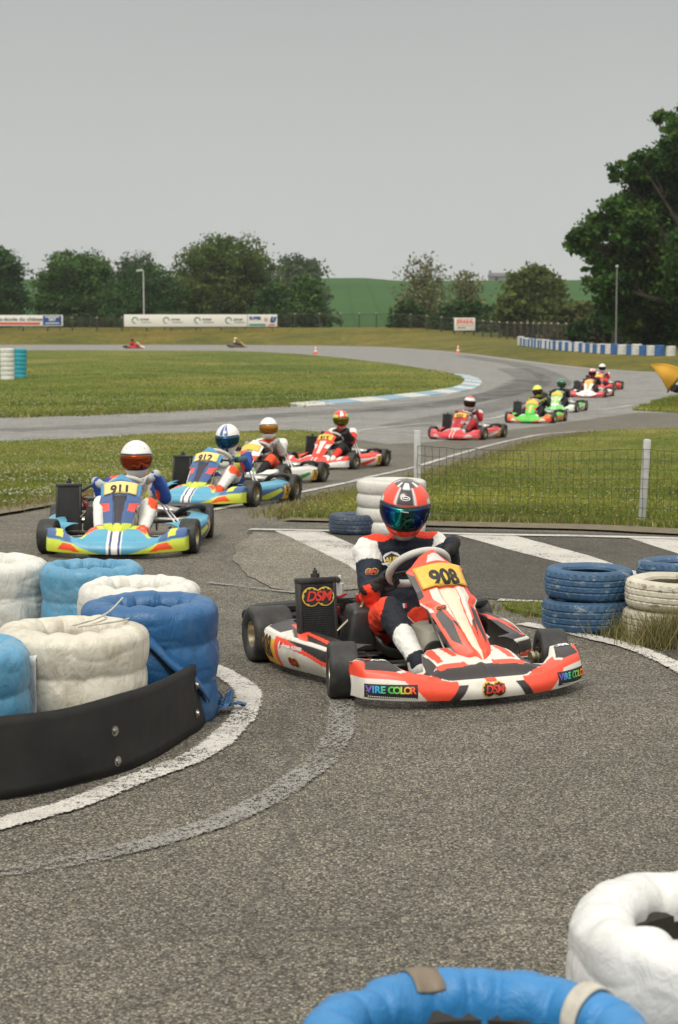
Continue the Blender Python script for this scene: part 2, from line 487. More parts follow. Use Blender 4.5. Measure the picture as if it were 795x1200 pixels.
def cached(key,name,parent,fn):
    """build once, then share the mesh data"""
    if key in _cache:
        src=_cache[key]; o=bpy.data.objects.new(name,src.data); link(o,parent)
        for ch in src.children:
            c=bpy.data.objects.new(ch.name.split('.')[0],ch.data); c.location=ch.location; c.rotation_euler=ch.rotation_euler; link(c,o)
        return o
    o=fn(parent); _cache[key]=o; return o
RX=Matrix.Rotation(R(90),4,'Y')
def tyre_fn(r,w,ri,far):
    def fn(parent):
        n=24 if far else 56
        b=MB(); h=w/2
        prof=[(ri,-h*.80),(ri+.012,-h*.93),(r*.80,-h),(r*.93,-h*.97),(r*.985,-h*.86),(r,-h*.66),(r*1.003,0),(r,h*.66),(r*.985,h*.86),(r*.93,h*.97),(r*.80,h),(ri+.012,h*.93),(ri,h*.80)]
        b.lathe(prof,RUB,n,RX,closed=True); o=b.build('tyre',parent,sharp=60)
        b=MB(); rp=[(ri+.002,-h*.86),(ri-.004,-h*.84),(ri-.010,-h*.5),(ri-.016,-h*.1),(.05,-.005),(.03,-h*.25),(.03,h*.25),(.05,.012),(ri-.016,h*.1),(ri-.010,h*.5),(ri-.004,h*.84),(ri+.002,h*.86)]
        b.lathe(rp,GOLD,n,RX)
        for s in (-1,1): b.lathe([(.0,s*h*.5),(.020,s*h*.5),(.024,s*h*.4),(.024,0)],STEEL,12,RX)
        for k in range(3):
            a=k*2.094; b.lathe([(0,-h*.3),(.007,-h*.3),(.007,h*.3),(0,h*.3)],STEEL,8,Matrix.Translation((0,.045*math.cos(a),.045*math.sin(a)))@RX)
        b.build('rim',o); return o
    return fn
def common_parts(root,far,steer):
    k='far' if far else 'near'; nn=6 if far else 10
    def wheel(x,y,r,w,rot,kk):
        o=cached((kk,k),'tyre',root,tyre_fn(r,w,.066,far)); o.location=(x,y,r); o.rotation_euler=(0,0,rot); return o
    for s in (-1,1):
        wheel(s*.535,-.525,.132,.132,steer,'f'); wheel(s*.555,.525,.141,.210,0,'r')
    def frame(parent):
        b=MB(); t=.015
        for s in (-1,1):
            b.tube([(s*.18,-.72,.06),(s*.22,-.5,.055),(s*.33,-.2,.05),(s*.33,.25,.05),(s*.30,.62,.065)],t,WEB,nn,smooth=5)
            b.tube([(s*.24,-.52,.06),(s*.40,-.525,.10),(s*.47,-.525,.125)],t*.9,WEB,nn,smooth=3)
            b.tube([(s*.33,-.25,.06),(s*.52,-.25,.07),(s*.53,.28,.07),(s*.33,.28,.06)],t*.7,STEEL,nn)
            b.box((s*.485,-.525,.128),(.05,.04,.10),BLACKM,bev=.005)
            b.lathe([(0,-.035),(.028,-.035),(.030,-.02),(.024,-.018),(.024,-.005),(.030,0),(.030,.02),(.018,.022),(.018,.045),(0,.045)],GOLD,14,Matrix.Translation((s*.46,-.525,.132))@RX)
            b.tube([(s*.02,-.42,.12),(s*.44,-.47,.12)],.007,STEEL,6)
        b.tube([(-.26,.12,.05),(.26,.12,.05)],t,WEB,nn); b.tube([(-.24,-.52,.06),(.24,-.52,.06)],t,WEB,nn)
        b.tube([(-.20,-.60,.10),(-.21,-.80,.12),(0,-.83,.12),(.21,-.80,.12),(.20,-.60,.10)],.009,STEEL,nn,smooth=4)
        return b.build('frame',parent)
    cached(('frame',k),'frame',root,frame)
    def floor(parent):
        b=MB(); b.box((0,-.36,.034),(.46,.66,.006),BLACKM,bev=.002); return b.build('floor_tray',parent)
    cached(('floor',k),'floor_tray',root,floor)
    def axle(parent):
        b=MB(); b.lathe([(0,-.50),(.025,-.50),(.025,.50),(0,.50)],STEEL,16,Matrix.Translation((0,.525,.141))@RX)
        b.lathe([(0,-.012),(.09,-.012),(.09,.012),(0,.012)],BLACKM,24,Matrix.Translation((-.22,.525,.141))@RX)
        b.lathe([(0,-.006),(.085,-.006),(.085,.006),(0,.006)],STEEL,24,Matrix.Translation((.2,.525,.141))@RX)
        return b.build('rear_axle',parent)
    cached(('axle',k),'rear_axle',root,axle)
    def rbump(parent):
        b=MB(); pts=[(-.61,.70,.13),(-.56,.78,.14),(-.35,.79,.15),(0,.78,.15),(.35,.79,.15),(.56,.78,.14),(.61,.70,.13)]
        for dz in (0,.05,.10): b.tube([(x,y,z+dz-.02) for x,y,z in pts],.034,BLACKP,nn,smooth=4)
        return b.build('rear_bumper',parent)
    cached(('rb',k),'rear_bumper',root,rbump)
    def seat(parent):
        us=np.linspace(-1,1,21); vs=np.linspace(0,1,20)
        def S(U,V):
            ang=U*1.45
            yy=np.interp(V,[0,.25,.45,1],[-.10,.08,.22,.36]); zz=np.interp(V,[0,.25,.45,1],[.12,.055,.10,.47])
            wd=np.interp(V,[0,.3,.6,1],[.17,.185,.18,.155])
            x=wd*np.sin(ang)/math.sin(1.45)*1.0
            lift=(1-np.cos(ang))
            y=yy-lift*.16*sm(V,.35,.8); z=zz+lift*.20*(1-sm(V,.35,.9))*np.interp(V,[0,.25,.5],[.35,1,1])
            return x,y,z
        o=panel('seat',S,us,vs,lambda u,v:np.tile((.035,.034,.033),(len(u),1)),parent,.008,vcmat('seat shell',.3,dirtamt=.3)); return o
    cached(('seat',k),'seat',root,seat)
    def tank(parent):
        b=MB(); b.box((.03,-.30,.165),(.22,.30,.24),TANK,bev=.06); b.lathe([(0,.0),(.035,0),(.035,.03),(0,.03)],BLACKP,14,Matrix.Translation((.03,-.30,.28)))
        return b.build('fuel_tank',parent)
    cached(('tank',k),'fuel_tank',root,tank)
    def column(parent):
        b=MB(); b.tube([(.0,-.50,.10),(.015,-.11,.48)],.010,STEEL,8); 
        b.tube([(-.03,-.64,.13),(-.04,-.36,.36)],.006,STEEL,6); b.tube([(.0,-.64,.13),(-.01,-.36,.36)],.006,STEEL,6)
        b.tube([(.10,-.60,.13),(.10,-.36,.40)],.006,STEEL,6)
        return b.build('steering_column',parent)
    cached(('col',k),'steering_column',root,column)
    for s in (-1,1):
        def pedal(parent,s=s):
            b=MB(); b.tube([(s*.15,-.60,.05),(s*.15,-.66,.13),(s*.15,-.68,.21)],.007,STEEL,6,smooth=3); b.tube([(s*.10,-.67,.20),(s*.20,-.67,.20)],.008,STEEL,6)
            return b.build('pedal',parent)
        cached(('ped',s,k),'pedal',root,pedal)
    def engine(parent):
        b=MB()
        b.box((-.26,.30,.16),(.15,.18,.14),BLACKM,bev=.015); b.box((-.26,.27,.27),(.12,.13,.12),STEEL,bev=.01)
        for i in range(7): b.box((-.26,.26,.25+i*.017),(.15,.16,.006),BLACKM)
        b.lathe([(0,0),(.02,0),(.02,.06),(.008,.06),(.008,.10),(0,.10)],INKW,10,Matrix.Translation((-.26,.26,.36)))
        b.tube([(-.26,.27,.43),(-.30,.22,.45),(-.36,.12,.42),(-.40,.06,.40)],.014,BLACKP,8,smooth=5)
        b.lathe([(0,-.05),(.035,-.05),(.035,.05),(0,.05)],STEEL,16,Matrix.Translation((-.26,.15,.26))@Matrix.Rotation(R(90),4,'X'))
        b.box((-.33,.14,.30),(.04,.05,.05),REDP,bev=.006); b.box((-.21,.12,.36),(.03,.03,.04),REDP,bev=.004)
        b.tube([(-.33,.15,.30),(-.36,.08,.36),(-.31,.03,.40)],.006,REDP,6,smooth=4)
        b.tube([(-.20,.10,.36),(-.24,.0,.34),(-.36,.02,.22)],.007,GOLD,6,smooth=4)
        b.lathe([(0,-.03),(.05,-.03),(.055,0),(.05,.03),(0,.03)],BLACKM,18,Matrix.Translation((-.17,.32,.16))@RX)
        return b.build('engine',parent)
    cached(('eng',k),'engine',root,engine)
    def airbox(parent):
        b=MB(); V=[(-.34,-.06,.12),(-.18,-.06,.12),(-.20,-.05,.33),(-.30,-.05,.33),(-.34,.10,.12),(-.18,.10,.12),(-.20,.08,.35),(-.30,.08,.35)]
        bm=bmesh.new(); vs=[bm.verts.new(v) for v in V]
        for f in ((0,1,2,3),(5,4,7,6),(4,0,3,7),(1,5,6,2),(3,2,6,7),(4,5,1,0)): bm.faces.new([vs[i] for i in f])
        bmesh.ops.bevel(bm,geom=list(bm.edges),offset=.022,segments=3,affect='EDGES',profile=.5)
        bm.verts.index_update(); b.add([v.co.copy() for v in bm.verts],[[v.index for v in f.verts] for f in bm.faces],BLACKP); bm.free()
        for x in (-.29,-.23): b.lathe([(0,0),(.009,0),(.009,.02),(0,.02)],STEEL,8,Matrix.Translation((x,-.075,.10))@Matrix.Rotation(R(90),4,'X'))
        b.box((-.26,-.07,.115),(.20,.012,.012),STEEL)
        return b.build('air_box',parent)
    cached(('air',k),'air_box',root,airbox)
    def exhaust(parent):
        b=MB()
        b.tube([(-.20,.38,.20),(-.02,.50,.24),(.12,.66,.22),(.30,.66,.20),(.40,.60,.20)],[.02,.03,.05,.045,.03],STEEL,12,smooth=6)
        b.tube([(.36,.34,.20),(.46,.28,.27),(.56,.32,.28),(.58,.42,.25),(.48,.48,.22),(.38,.44,.20)],.024,BLACKP,10,smooth=6,closed=True)
        b.tube([(.20,.20,.40),(.30,.10,.27),(.40,-.02,.16)],.008,INKW,6); b.tube([(.23,.22,.40),(.34,.12,.25),(.45,.0,.14)],.008,INKW,6)
        return b.build('exhaust',parent)
    cached(('exh',k),'exhaust',root,exhaust)
def radiator(root,far,emblem):
    b=MB(); T=Matrix.Translation((-.455,.05,.285))@Matrix.Rotation(R(-8),4,'X')
    b.box((0,0,0),(.165,.035,.34),BLACKM,M=T); 
    if not far:
        for i in range(26): b.box((-.078+i*.00625,-.021,0),(.0022,.008,.33),BLACKP,M=T)
        for i in range(30): b.box((0,-.0195,-.16+i*.011),(.16,.003,.0012),STEEL,M=T)
    b.box((-.091,0,0),(.02,.05,.35),BLACKP,M=T,bev=.004); b.box((.091,0,0),(.02,.05,.35),BLACKP,M=T,bev=.004)
    b.box((0,0,.185),(.205,.06,.03),BLACKP,M=T,bev=.008); b.box((0,0,-.185),(.205,.06,.03),BLACKP,M=T,bev=.008)
    b.lathe([(0,.0),(.022,0),(.022,.018),(.012,.02),(.012,.034),(.005,.036),(.005,.046),(0,.046)],BLACKP,14,T@Matrix.Translation((0,0,.20)))
    o=b.build('radiator',root)
    if emblem:
        pl=mesh_np('p',[T@Vector((x,-.028,z)) for x,z in ((-.1,-.2),(.1,-.2),(.1,.2),(-.1,.2))],[[0,1,2,3]],[])
        decal('emblem',pl,dsm(.085),T@Vector((0,-.03,.105)),(1,0,0),(0,.14,1),parent=o,off=.002)
        bpy.data.objects.remove(pl)
    return o
def dsm(w,lev=0):
    """twin yellow gear rings with red lettering"""
    k=w; it=[]
    for s in (-1,1): it.append((disc2d((s*.42*k,0),.56*k,32),INKY))
    for s in (-1,1): it.append((disc2d((s*.42*k,0),.46*k,24,gear=10,ga=.07),INK))
    it.append((xf(text2d('DSM',.80*k,bold=.055*k,shear=.25,spacing=.92),1,(0,-.0*k)),INK))
    it.append((xf(text2d('DSM',.80*k,bold=.018*k,shear=.25,spacing=.92),1,(0,0)),INKR))
    return it
def steering_wheel(root,C,n,ang,far):
    ex=Vector((1,0,0)); ey=n.cross(ex).normalized()
    if ey.z<0: ey=-ey
    e1=ex*math.cos(ang)+ey*math.sin(ang); e2=-ex*math.sin(ang)+ey*math.cos(ang)
    b=MB(); pts=[]
    for i in range(24):
        a=2*math.pi*i/24; r1=.148; r2=.125 if math.sin(a)>0 else .105
        pts.append(C+e1*r1*math.cos(a)+e2*r2*math.sin(a))
    b.tube(pts,.019,CHROM,8 if far else 12,closed=True,smooth=1 if far else 2)
    b.box((0,0,0),(.10,.06,.02),BLACKP,bev=.008,M=Matrix.Translation(C-n*.01)@Matrix((e1,e2,n)).transposed().to_4x4())
    for a in (0.15,math.pi-.15,-1.57): b.tube([C-n*.012, C+e1*.142*math.cos(a)+e2*.11*math.sin(a)],.010,BLACKM,6)
    b.build('steering_wheel',root)
    return lambda a:(C+e1*.148*math.cos(a)+e2*(.125 if math.sin(a)>0 else .105)*math.sin(a), (-e1*math.sin(a)+e2*math.cos(a)).normalized())
# ------------------------------------------------------------------ bodies
def cap_mesh(bm,a,b,ra,rb,sc=(1,1,1),n=14):
    a=Vector(a); b=Vector(b); d=b-a; L=d.length
    z=d.normalized() if L>1e-6 else Vector((0,0,1)); x=z.orthogonal().normalized(); y=z.cross(x)
    rings=[]
    for k in range(1,5): t=math.pi/2*(1-k/4); rings.append((a-z*ra*math.sin(t), ra*math.cos(t)))
    for k in range(0,4): t=math.pi/2*k/4; rings.append((b+z*rb*math.sin(t), rb*math.cos(t)))
    mid=(a+b)/2; V=[]
    def S(p): q=p-mid; return Vector((q.x*sc[0],q.y*sc[1],q.z*sc[2]))+mid
    p0=bm.verts.new(S(a-z*ra)); prev=None
    for c,r in rings:
        cur=[bm.verts.new(S(c+x*r*math.cos(2*math.pi*k/n)+y*r*math.sin(2*math.pi*k/n))) for k in range(n)]
        for k in range(n):
            l=(k+1)%n
            if prev is None: bm.faces.new([p0,cur[l],cur[k]])
            else: bm.faces.new([prev[k],prev[l],cur[l],cur[k]])
        prev=cur
    p1=bm.verts.new(S(b+z*rb))
    for k in range(n): bm.faces.new([prev[k],prev[(k+1)%n],p1])
def blob(name,prims,voxel,mat,parent=None,paint=(),smooth=5,wrinkle=0.0):
    """one continuous surface from tapered capsules; coloured by the nearest limb"""
    bm=bmesh.new()
    for p in prims: cap_mesh(bm,*p[:4],sc=p[5] if len(p)>5 else (1,1,1))
    bmesh.ops.recalc_face_normals(bm,faces=bm.faces)
    me=bpy.data.meshes.new('t'); bm.to_mesh(me); bm.free(); o=bpy.data.objects.new('t',me); COL.objects.link(o)
    r=o.modifiers.new('r','REMESH'); r.mode='VOXEL'; r.voxel_size=voxel
    s=o.modifiers.new('s','SMOOTH'); s.factor=.5; s.iterations=smooth
    dg=bpy.context.evaluated_depsgraph_get(); dg.update()
    m2=bpy.data.meshes.new_from_object(o.evaluated_get(dg)); bpy.data.objects.remove(o); bpy.data.meshes.remove(me)
    m2.name=name; n=len(m2.vertices); co=np.empty(n*3,np.float32); m2.vertices.foreach_get('co',co); co=co.reshape(-1,3)
    best=np.full(n,1e9); C=np.zeros((n,3))
    for p in prims:
        a=np.array(p[0],float); b=np.array(p[1],float); d=b-a; L=max(1e-9,d@d)
        t=np.clip(((co-a)@d)/L,0,1); rr=p[2]+(p[3]-p[2])*t; q=co-(a+t[:,None]*d)
        if len(p)>5: q=q/np.array(p[5])
        ds=np.linalg.norm(q,axis=1)-rr; k=ds<best; best[k]=ds[k]; C[k]=p[4]
    for c,rad,colr in paint:
        q=(co-np.array(c))/np.array(rad); C[(q*q).sum(1)<1]=colr
    if wrinkle:
        nr=np.empty(n*3,np.float32); m2.vertices.foreach_get('normal',nr); nr=nr.reshape(-1,3)
        w=np.array([noise.noise(Vector((c[0]*19,c[1]*19,c[2]*31)))+.6*noise.noise(Vector((c[0]*47+3,c[1]*47,c[2]*60))) for c in co])
        co=co+nr*(w*wrinkle)[:,None]; m2.vertices.foreach_set('co',co.astype(np.float32).ravel())
    at=m2.color_attributes.new('Col','FLOAT_COLOR','POINT'); cc=np.ones((n,4),np.float32); cc[:,:3]=C; at.data.foreach_set('color',cc.ravel())
    m2.materials.clear(); m2.materials.append(mat); m2.polygons.foreach_set('use_smooth',np.ones(len(m2.polygons),bool))
    o=bpy.data.objects.new(name,m2); return link(o,parent)
def glove_prims(c):
    pr=[((0-.022,.040,.006),(.022,.040,.006),.022,.022,c,(1,1,.75)),((-.018,.062,.004),(.018,.062,.004),.024,.024,c,(1,1,.75)),((0,.075,.002),(0,.125,0),.033,.038,c)]
    for i,x in enumerate((-.035,-.012,.011,.034)):
        Rr=.030; th=[48,88,128,168,205,235][: (6 if i in(1,2) else 5)]
        pts=[(x*1.0,math.cos(R(t))*Rr+.002,math.sin(R(t))*Rr) for t in th]
        pts=[(x*.9,.040,.012)]+pts
        for a,b in zip(pts,pts[1:]): pr.append((a,b,.0102,.0096,c))
    pts=[(.040,.050,-.004),(.047,.030,-.020),(.036,.006,-.031),(.022,-.014,-.030)]
    for a,b,r1,r2 in zip(pts,pts[1:],(.014,.012,.011),(.012,.011,.010)): pr.append((a,b,r1,r2,c))
    return pr
def open_glove(c):
    """a hand laid over the rim, fingers long and spread"""
    pr=[((-.022,.040,.010),(.022,.040,.010),.022,.022,c,(1,1,.75)),((-.018,.062,.006),(.018,.062,.006),.024,.024,c,(1,1,.75)),((0,.075,.002),(0,.125,-.01),.033,.038,c)]
    for i,x in enumerate((-.036,-.012,.012,.036)):
        l=(.9,1.05,1.0,.8)[i]
        pts=[(x,.038,.016),(x*1.12,.008,.030),(x*1.2,-.022*l,.026),(x*1.25,-.044*l,.008),(x*1.25,-.052*l,-.012)]
        for a,b in zip(pts,pts[1:]): pr.append((a,b,.0102,.0094,c))
    pts=[(-.038,.055,.002),(-.050,.034,-.014),(-.040,.010,-.026),(-.022,-.008,-.028)]
    for a,b,r1,r2 in zip(pts,pts[1:],(.014,.012,.011),(.012,.011,.010)): pr.append((a,b,r1,r2,c))
    return pr
def make_glove(parent,pos,tan,toward,col,near,kind='grip'):
    x=tan.normalized(); y=(toward-x*toward.dot(x)).normalized(); z=x.cross(y)
    if z.z<0: x=-x; z=-z
    key=('glove',col,near,kind)
    M=Matrix((x,y,z)).transposed().to_4x4(); M.translation=pos
    if key in _cache:
        o=bpy.data.objects.new('glove',_cache[key].data); link(o,parent)
    else:
        o=blob('glove',(glove_prims if kind=='grip' else open_glove)(col),.0042 if near else .008,SUITM,parent,smooth=3); _cache[key]=o
    o.matrix_local=M
    return Vector(pos)+y*.115
def helmet_mesh(parent,colfn,vismat,far,loc,eul):
    n=20 if far else 56; m=14 if far else 40
    th=np.linspace(0,2*math.pi,n,endpoint=False); ph=np.linspace(0.02,math.pi*.83,m)
    T,Ph=np.meshgrid(th,ph)
    def shape(T,Ph,k=1.0):
        x=np.sin(Ph)*np.sin(T); y=-np.sin(Ph)*np.cos(T); z=np.cos(Ph)
        low=sm(z,.05,-.8)
        X=.128*x*(1-.16*low); Y=.150*y*np.where(y<0,1+.07*low,1-.14*low); Z=np.where(z>0,.142*z,.178*z)
        Y=np.where(y>0,Y*(1-.0*low),Y)
        return X*k,Y*k,Z*k
    X,Y,Z=shape(T,Ph); V=np.stack([X.ravel(),Y.ravel(),Z.ravel()],1)
    F=[]
    for i in range(m-1):
        for j in range(n): l=(j+1)%n; F.append([i*n+j,(i+1)*n+j,(i+1)*n+l,i*n+l])
    F=np.array(F)
    lon=np.degrees((T+math.pi)%(2*math.pi)-math.pi).ravel(); lat=90-np.degrees(Ph).ravel()
    o=mesh_np('helmet',V,F,[HELM],parent,col=colfn(lon,lat))
    md=o.modifiers.new('s','SOLIDIFY'); md.thickness=.012; md.offset=-1
    o.location=loc; o.rotation_euler=eul
    # close crown
    # eye-port gasket and visor
    nu=15 if far else 41; nv=5 if far else 13
    def vz(k,l0,t0,t1,name,mat,thick):
        lo=np.radians(np.linspace(-l0,l0,nu)); 
        La,Lo=np.meshgrid(np.linspace(0,1,nv),lo,indexing='ij')
        e=1-.38*(np.abs(Lo)/math.radians(l0))**4
        mid=(t0+t1)/2; la=mid+(t1-t0)*(La-.5)*e
        Xx,Yy,Zz=shape(Lo%(2*math.pi),np.radians(90-la),k)
        V=np.stack([Xx.ravel(),Yy.ravel(),Zz.ravel()],1); i=np.arange(nv-1)[:,None]*nu+np.arange(nu-1)[None,:]; i=i.ravel()
        q=mesh_np(name,V,np.stack([i,i+1,i+nu+1,i+nu],1),[mat],o); s=q.modifiers.new('s','SOLIDIFY'); s.thickness=thick; s.offset=-1
        return q
    vz(1.012,88,-27,21,'eye_port',BLACKP,.004)
    v=vz(1.028,80,-22,15,'visor',vismat,.003)
    return o,v
def driver(root,S,near,far):
    """driver seated in a kart; returns the top-level body mesh with helmet, gloves, shoes as children"""
    loc=root.location; rz=root.rotation_euler.z
    lx=S.get('lean',-.04); hd=Vector(S.get('head',(lx-.015,.13,.76)))
    C=Vector((.015,-.11,.53 if near else .455)); n=Vector((0,.74,.67)).normalized()
    rim=steering_wheel(root,C,n,S.get('wheel',.35),far)
    suit=S['suit']; c0,c1,c2=suit['main'],suit['arm'],suit['white']
    lp,lt=rim(R(S.get('la',168))); rp,rt=rim(R(S.get('ra',10)))
    dz=hd.z-.81; sl=Vector((lx-.175,.19,.59+dz)); sr=Vector((lx+.185,.185,.60+dz))
    e1=S.get('el',(-.225,.07,.385)); e2=S.get('er',(.255,.03,.45)); el=Vector((lx+e1[0],e1[1],e1[2]+dz*.6)); er=Vector((lx+e2[0],e2[1],e2[2]+dz*.6))
    body=bpy.data.objects.new('x',None)
    pl_=empty('tmp',(0,0,0))
    gl=make_glove(pl_,lp,lt,(el-lp),suit['glove'],near); gr=make_glove(pl_,rp,rt,(er-rp),suit['glove'],near,'open' if near else 'grip')
    kl=Vector((-.19+lx*.4,-.20,.345)); kr=Vector((.20,-.20,.33))
    al=Vector((-.15,-.52,.135)); ar=Vector((.17,-.52,.135))
    hl=Vector((-.10,.20,.17)); hr=Vector((.10,.20,.17))
    pr=[((-.07,.22,.16),(.07,.22,.16),.115,.115,c0),
        ((0,.22,.20),(lx*.6,.24,.36),.135,.135,c0,(1.12,.85,1)),
        ((lx*.6-.05,.235,.43+dz*.6),(lx*.6+.05,.235,.43+dz*.6),.125,.125,c0,(1.1,.82,1)),
        ((lx-.09,.20,.53+dz),(lx+.09,.20,.53+dz),.096,.096,c0,(1.05,.95,1)),
        (sl,sr,.068,.068,c0),((lx-.13,.20,.61+dz),(lx-.19,.19,.578+dz),.064,.067,suit['shoulder']),((lx+.13,.20,.61+dz),(lx+.195,.19,.578+dz),.064,.067,suit['shoulder']),
        ((lx*.9,.19,.62+dz),(hd.x,hd.y+.02,hd.z-.09),.062,.060,suit['collar']),
        (sl,sl.lerp(el,.22),.074,.069,c2),(sl.lerp(el,.22),el,.068,.056,c1),(el,gl,.056,.040,suit['fore']),
        (sr,sr.lerp(er,.22),.074,.069,c2),(sr.lerp(er,.22),er,.068,.056,c1),(er,gr,.056,.040,suit['fore'])]
    for h,k,a in ((hl,kl,al),(hr,kr,ar)):
        pr+=[(h,h.lerp(k,.62),.100,.082,suit['thigh']),(h.lerp(k,.62),k,.082,.068,suit['knee']),
             (k,k.lerp(a,.3),.068,.063,suit['knee']),(k.lerp(a,.3),k.lerp(a,.8),.063,.048,suit['shin']),(k.lerp(a,.8),a,.048,.043,suit['cuff'])]
    b=blob('person',pr,.0062 if near else (.024 if far else .014),SUITM,None,paint=suit.get('paint',()),smooth=4 if near else 3,wrinkle=.0045 if near else (0 if far else .004))
    b.location=loc; b.rotation_euler=root.rotation_euler
    for ch in list(pl_.children): m=ch.matrix_local.copy(); ch.parent=b; ch.matrix_local=m
    bpy.data.objects.remove(pl_)
    ho,vo=helmet_mesh(b,S['helmet'],S['visor'],far,hd,(R(S.get('hp',10)),R(S.get('hr',0)),R(S.get('hyaw',0))-rz))
    for s,a in ((-1,al),(1,ar)):
        key=('shoe',suit['shoe'],far)
        if key in _cache: sh=bpy.data.objects.new('shoe',_cache[key].data); link(sh,b)
        else:
            c=suit['shoe']; sh=blob('shoe',[((0,.03,0),(0,.02,-.045),.046,.042,c),((0,.02,-.05),(0,-.09,-.03),.040,.036,c),((0,-.09,-.03),(0,-.15,.0),.038,.030,c,(1.1,1,.9)),((0,.02,-.075),(0,-.15,-.04),.020,.020,(.02,.02,.02),(1.9,1,1))],.007 if not far else .014,SUITM,b,smooth=3); _cache[key]=sh
        sh.location=a+Vector((0,0,.01)); 
    return b,ho,vo,pr
def helmcol(base,*bands):
    """bands: (colour, lon0, lon1, lat0, lat1) with |lon| tested"""
    def f(lon,lat):
        C=np.tile(np.array(base,float),(len(lon),1))
        for c,a,b,l0,l1 in bands:
            k=(np.abs(lon)>=a)&(np.abs(lon)<=b)&(lat>=l0)&(lat<=l1); C[k]=c
        return C
    return f
def kart(front_px,wheel_local,yaw,S,far=False,near=False,pos=None):
    """place so that the tyre contact at wheel_local (kart axes) sits under photo point front_px"""
    yaw=R(yaw); M=Matrix.Rotation(yaw,3,'Z')
    p=P(*front_px)-M@Vector((*wheel_local,0)) if pos is None else Vector(pos)
    root=empty('kart',(p.x,p.y,float(gz(p.y))),yaw)
    sl=math.atan((float(gz(p.y+.5))-float(gz(p.y-.5)))); fw=M.transposed()@Vector((0,1,0)); S['tilt']=(sl*fw.y,-sl*fw.x); root.rotation_euler=(S['tilt'][0],S['tilt'][1],yaw)
    tag(root,S['label'],'kart','karts strung out round the track')
    NH[0]=.475 if near else .415; FW[0]=.60 if near else .55
    common_parts(root,far,R(S.get('steer',-10)))
    radiator(root,far,near)
    q=1 if near else (.22 if far else .5)
    fo=panel('front_fairing',fairingS,np.linspace(-1,1,int(240*q)|1),np.unique(np.concatenate([np.linspace(0,.4,max(6,int(34*q))),np.linspace(.4,1,max(8,int(50*q)))])),livery(*S['fair']),root,.006)
    no=panel('front_panel',nassS,np.linspace(-1,1,int(100*q)|1),np.linspace(0,1,int(170*q)),livery(*S['nass']),root,.005)
    # number plate hugging the top of the panel
    def PS(U,V):
        x,y,z=nassS(U*.80,.655+.20*V); return x*1.04,y-.006,z+.006
    po=panel('number_plate',PS,np.linspace(-1,1,17),np.linspace(0,1,9),lambda u,v:np.tile(S.get('plate',srgb(232,186,70)),(len(u),1)),root,.003)
    if S.get('num'):
        decal('number',po,[(text2d(S['num'],.118,bold=.0045,sx=.86),INK)],(0,-.40,.50 if near else .447),(1,0,0),(0,.6,.8),off=.003,maxedge=.025)
    for s in (-1,1):
        pd=panel('side_pod',podS(s),np.linspace(0,1,int(130*q)),np.linspace(0,1,int(60*q)),livery(*S['pod'],symm=False),root,.006,flip=(s<0))
        if S.get('podnum') and (near or not far):
            ydir=(0,-1,0) if s<0 else (0,1,0)
            decal('number',pd,[(text2d(S['podnum'],.155,bold=.004,sx=.62),INK)],(s*.66,.265,.120),ydir,(0,0,1),off=.003,maxedge=.03)
        S.setdefault('_pods',[]).append(pd)
    b,ho,vo,pr=driver(root,S,near,far)
    tag(b,S['dlabel'],'person','drivers seated in the karts')
    return root,fo,no,pd,b,ho,vo
# ------------------------------------------------------------------ the near kart
O=ORANGE; W=WHITE; Dk=DARK; GR=srgb(175,168,155)
fair908=(W,[
 (O,[(.0,.37),(.05,.37),(.05,.45),(0,.45)]),
 (Dk,[(.28,0),(.36,0),(.28,.34),(.20,.34)]),
 (O,[(.36,0),(.53,0),(.60,.18),(.68,.32),(.70,.42),(.28,.42),(.28,.34)]),
 (Dk,[(.0,.44),(.30,.44),(.46,.54),(.45,.66),(.36,.60),(.0,.62)]),
 (O,[(.10,.60),(.36,.58),(.40,.66),(.12,.67)]),
 (O,[(.28,.70),(.34,.70),(.345,1.0),(.26,1.0)]),
 (Dk,[(.36,.66),(.47,.60),(.52,.66),(.42,1.0),(.37,1.0)]),
 (O,[(.12,.80),(.17,.78),(.20,1.0),(.13,1.0)]),
 (O,[(.30,.38),(.74,.36),(.64,.62),(.66,.80),(.58,.86),(.48,.60)]),
 (O,[(.62,.33),(1.01,.33),(1.01,.48),(.66,.48)]),
 (Dk,[(.72,.48),(.93,.48),(.90,.70),(.95,.97),(.76,.97),(.66,.64)]),
 (O,[(.93,.44),(1.01,.44),(1.01,1.0),(.97,1.0),(.90,.70)]),
 ])
nass908=(O,[
 (Dk,[(.62,.16),(.86,.22),(.90,.44),(.66,.48),(.50,.34)]),
 (W,[(.29,.30),(.38,.34),(.64,.58),(.64,.64),(.32,.64)]),
 (Dk,[(.33,.20),(.37,.24),(.52,.36),(.36,.34)]),
 (W,[(.86,.46),(1.01,.48),(1.01,.56),(.97,.57)]),
 (Dk,[(.84,.60),(1.01,.585),(1.01,.86),(.84,.80)]),
 (srgb(226,212,186),[(0,.01),(.08,.05),(.19,.15),(.23,.30),(.30,.64),(0,.64)]),
 (srgb(205,200,194),[(0,.89),(.42,.89),(.36,.96),(0,.97)]),
 ])
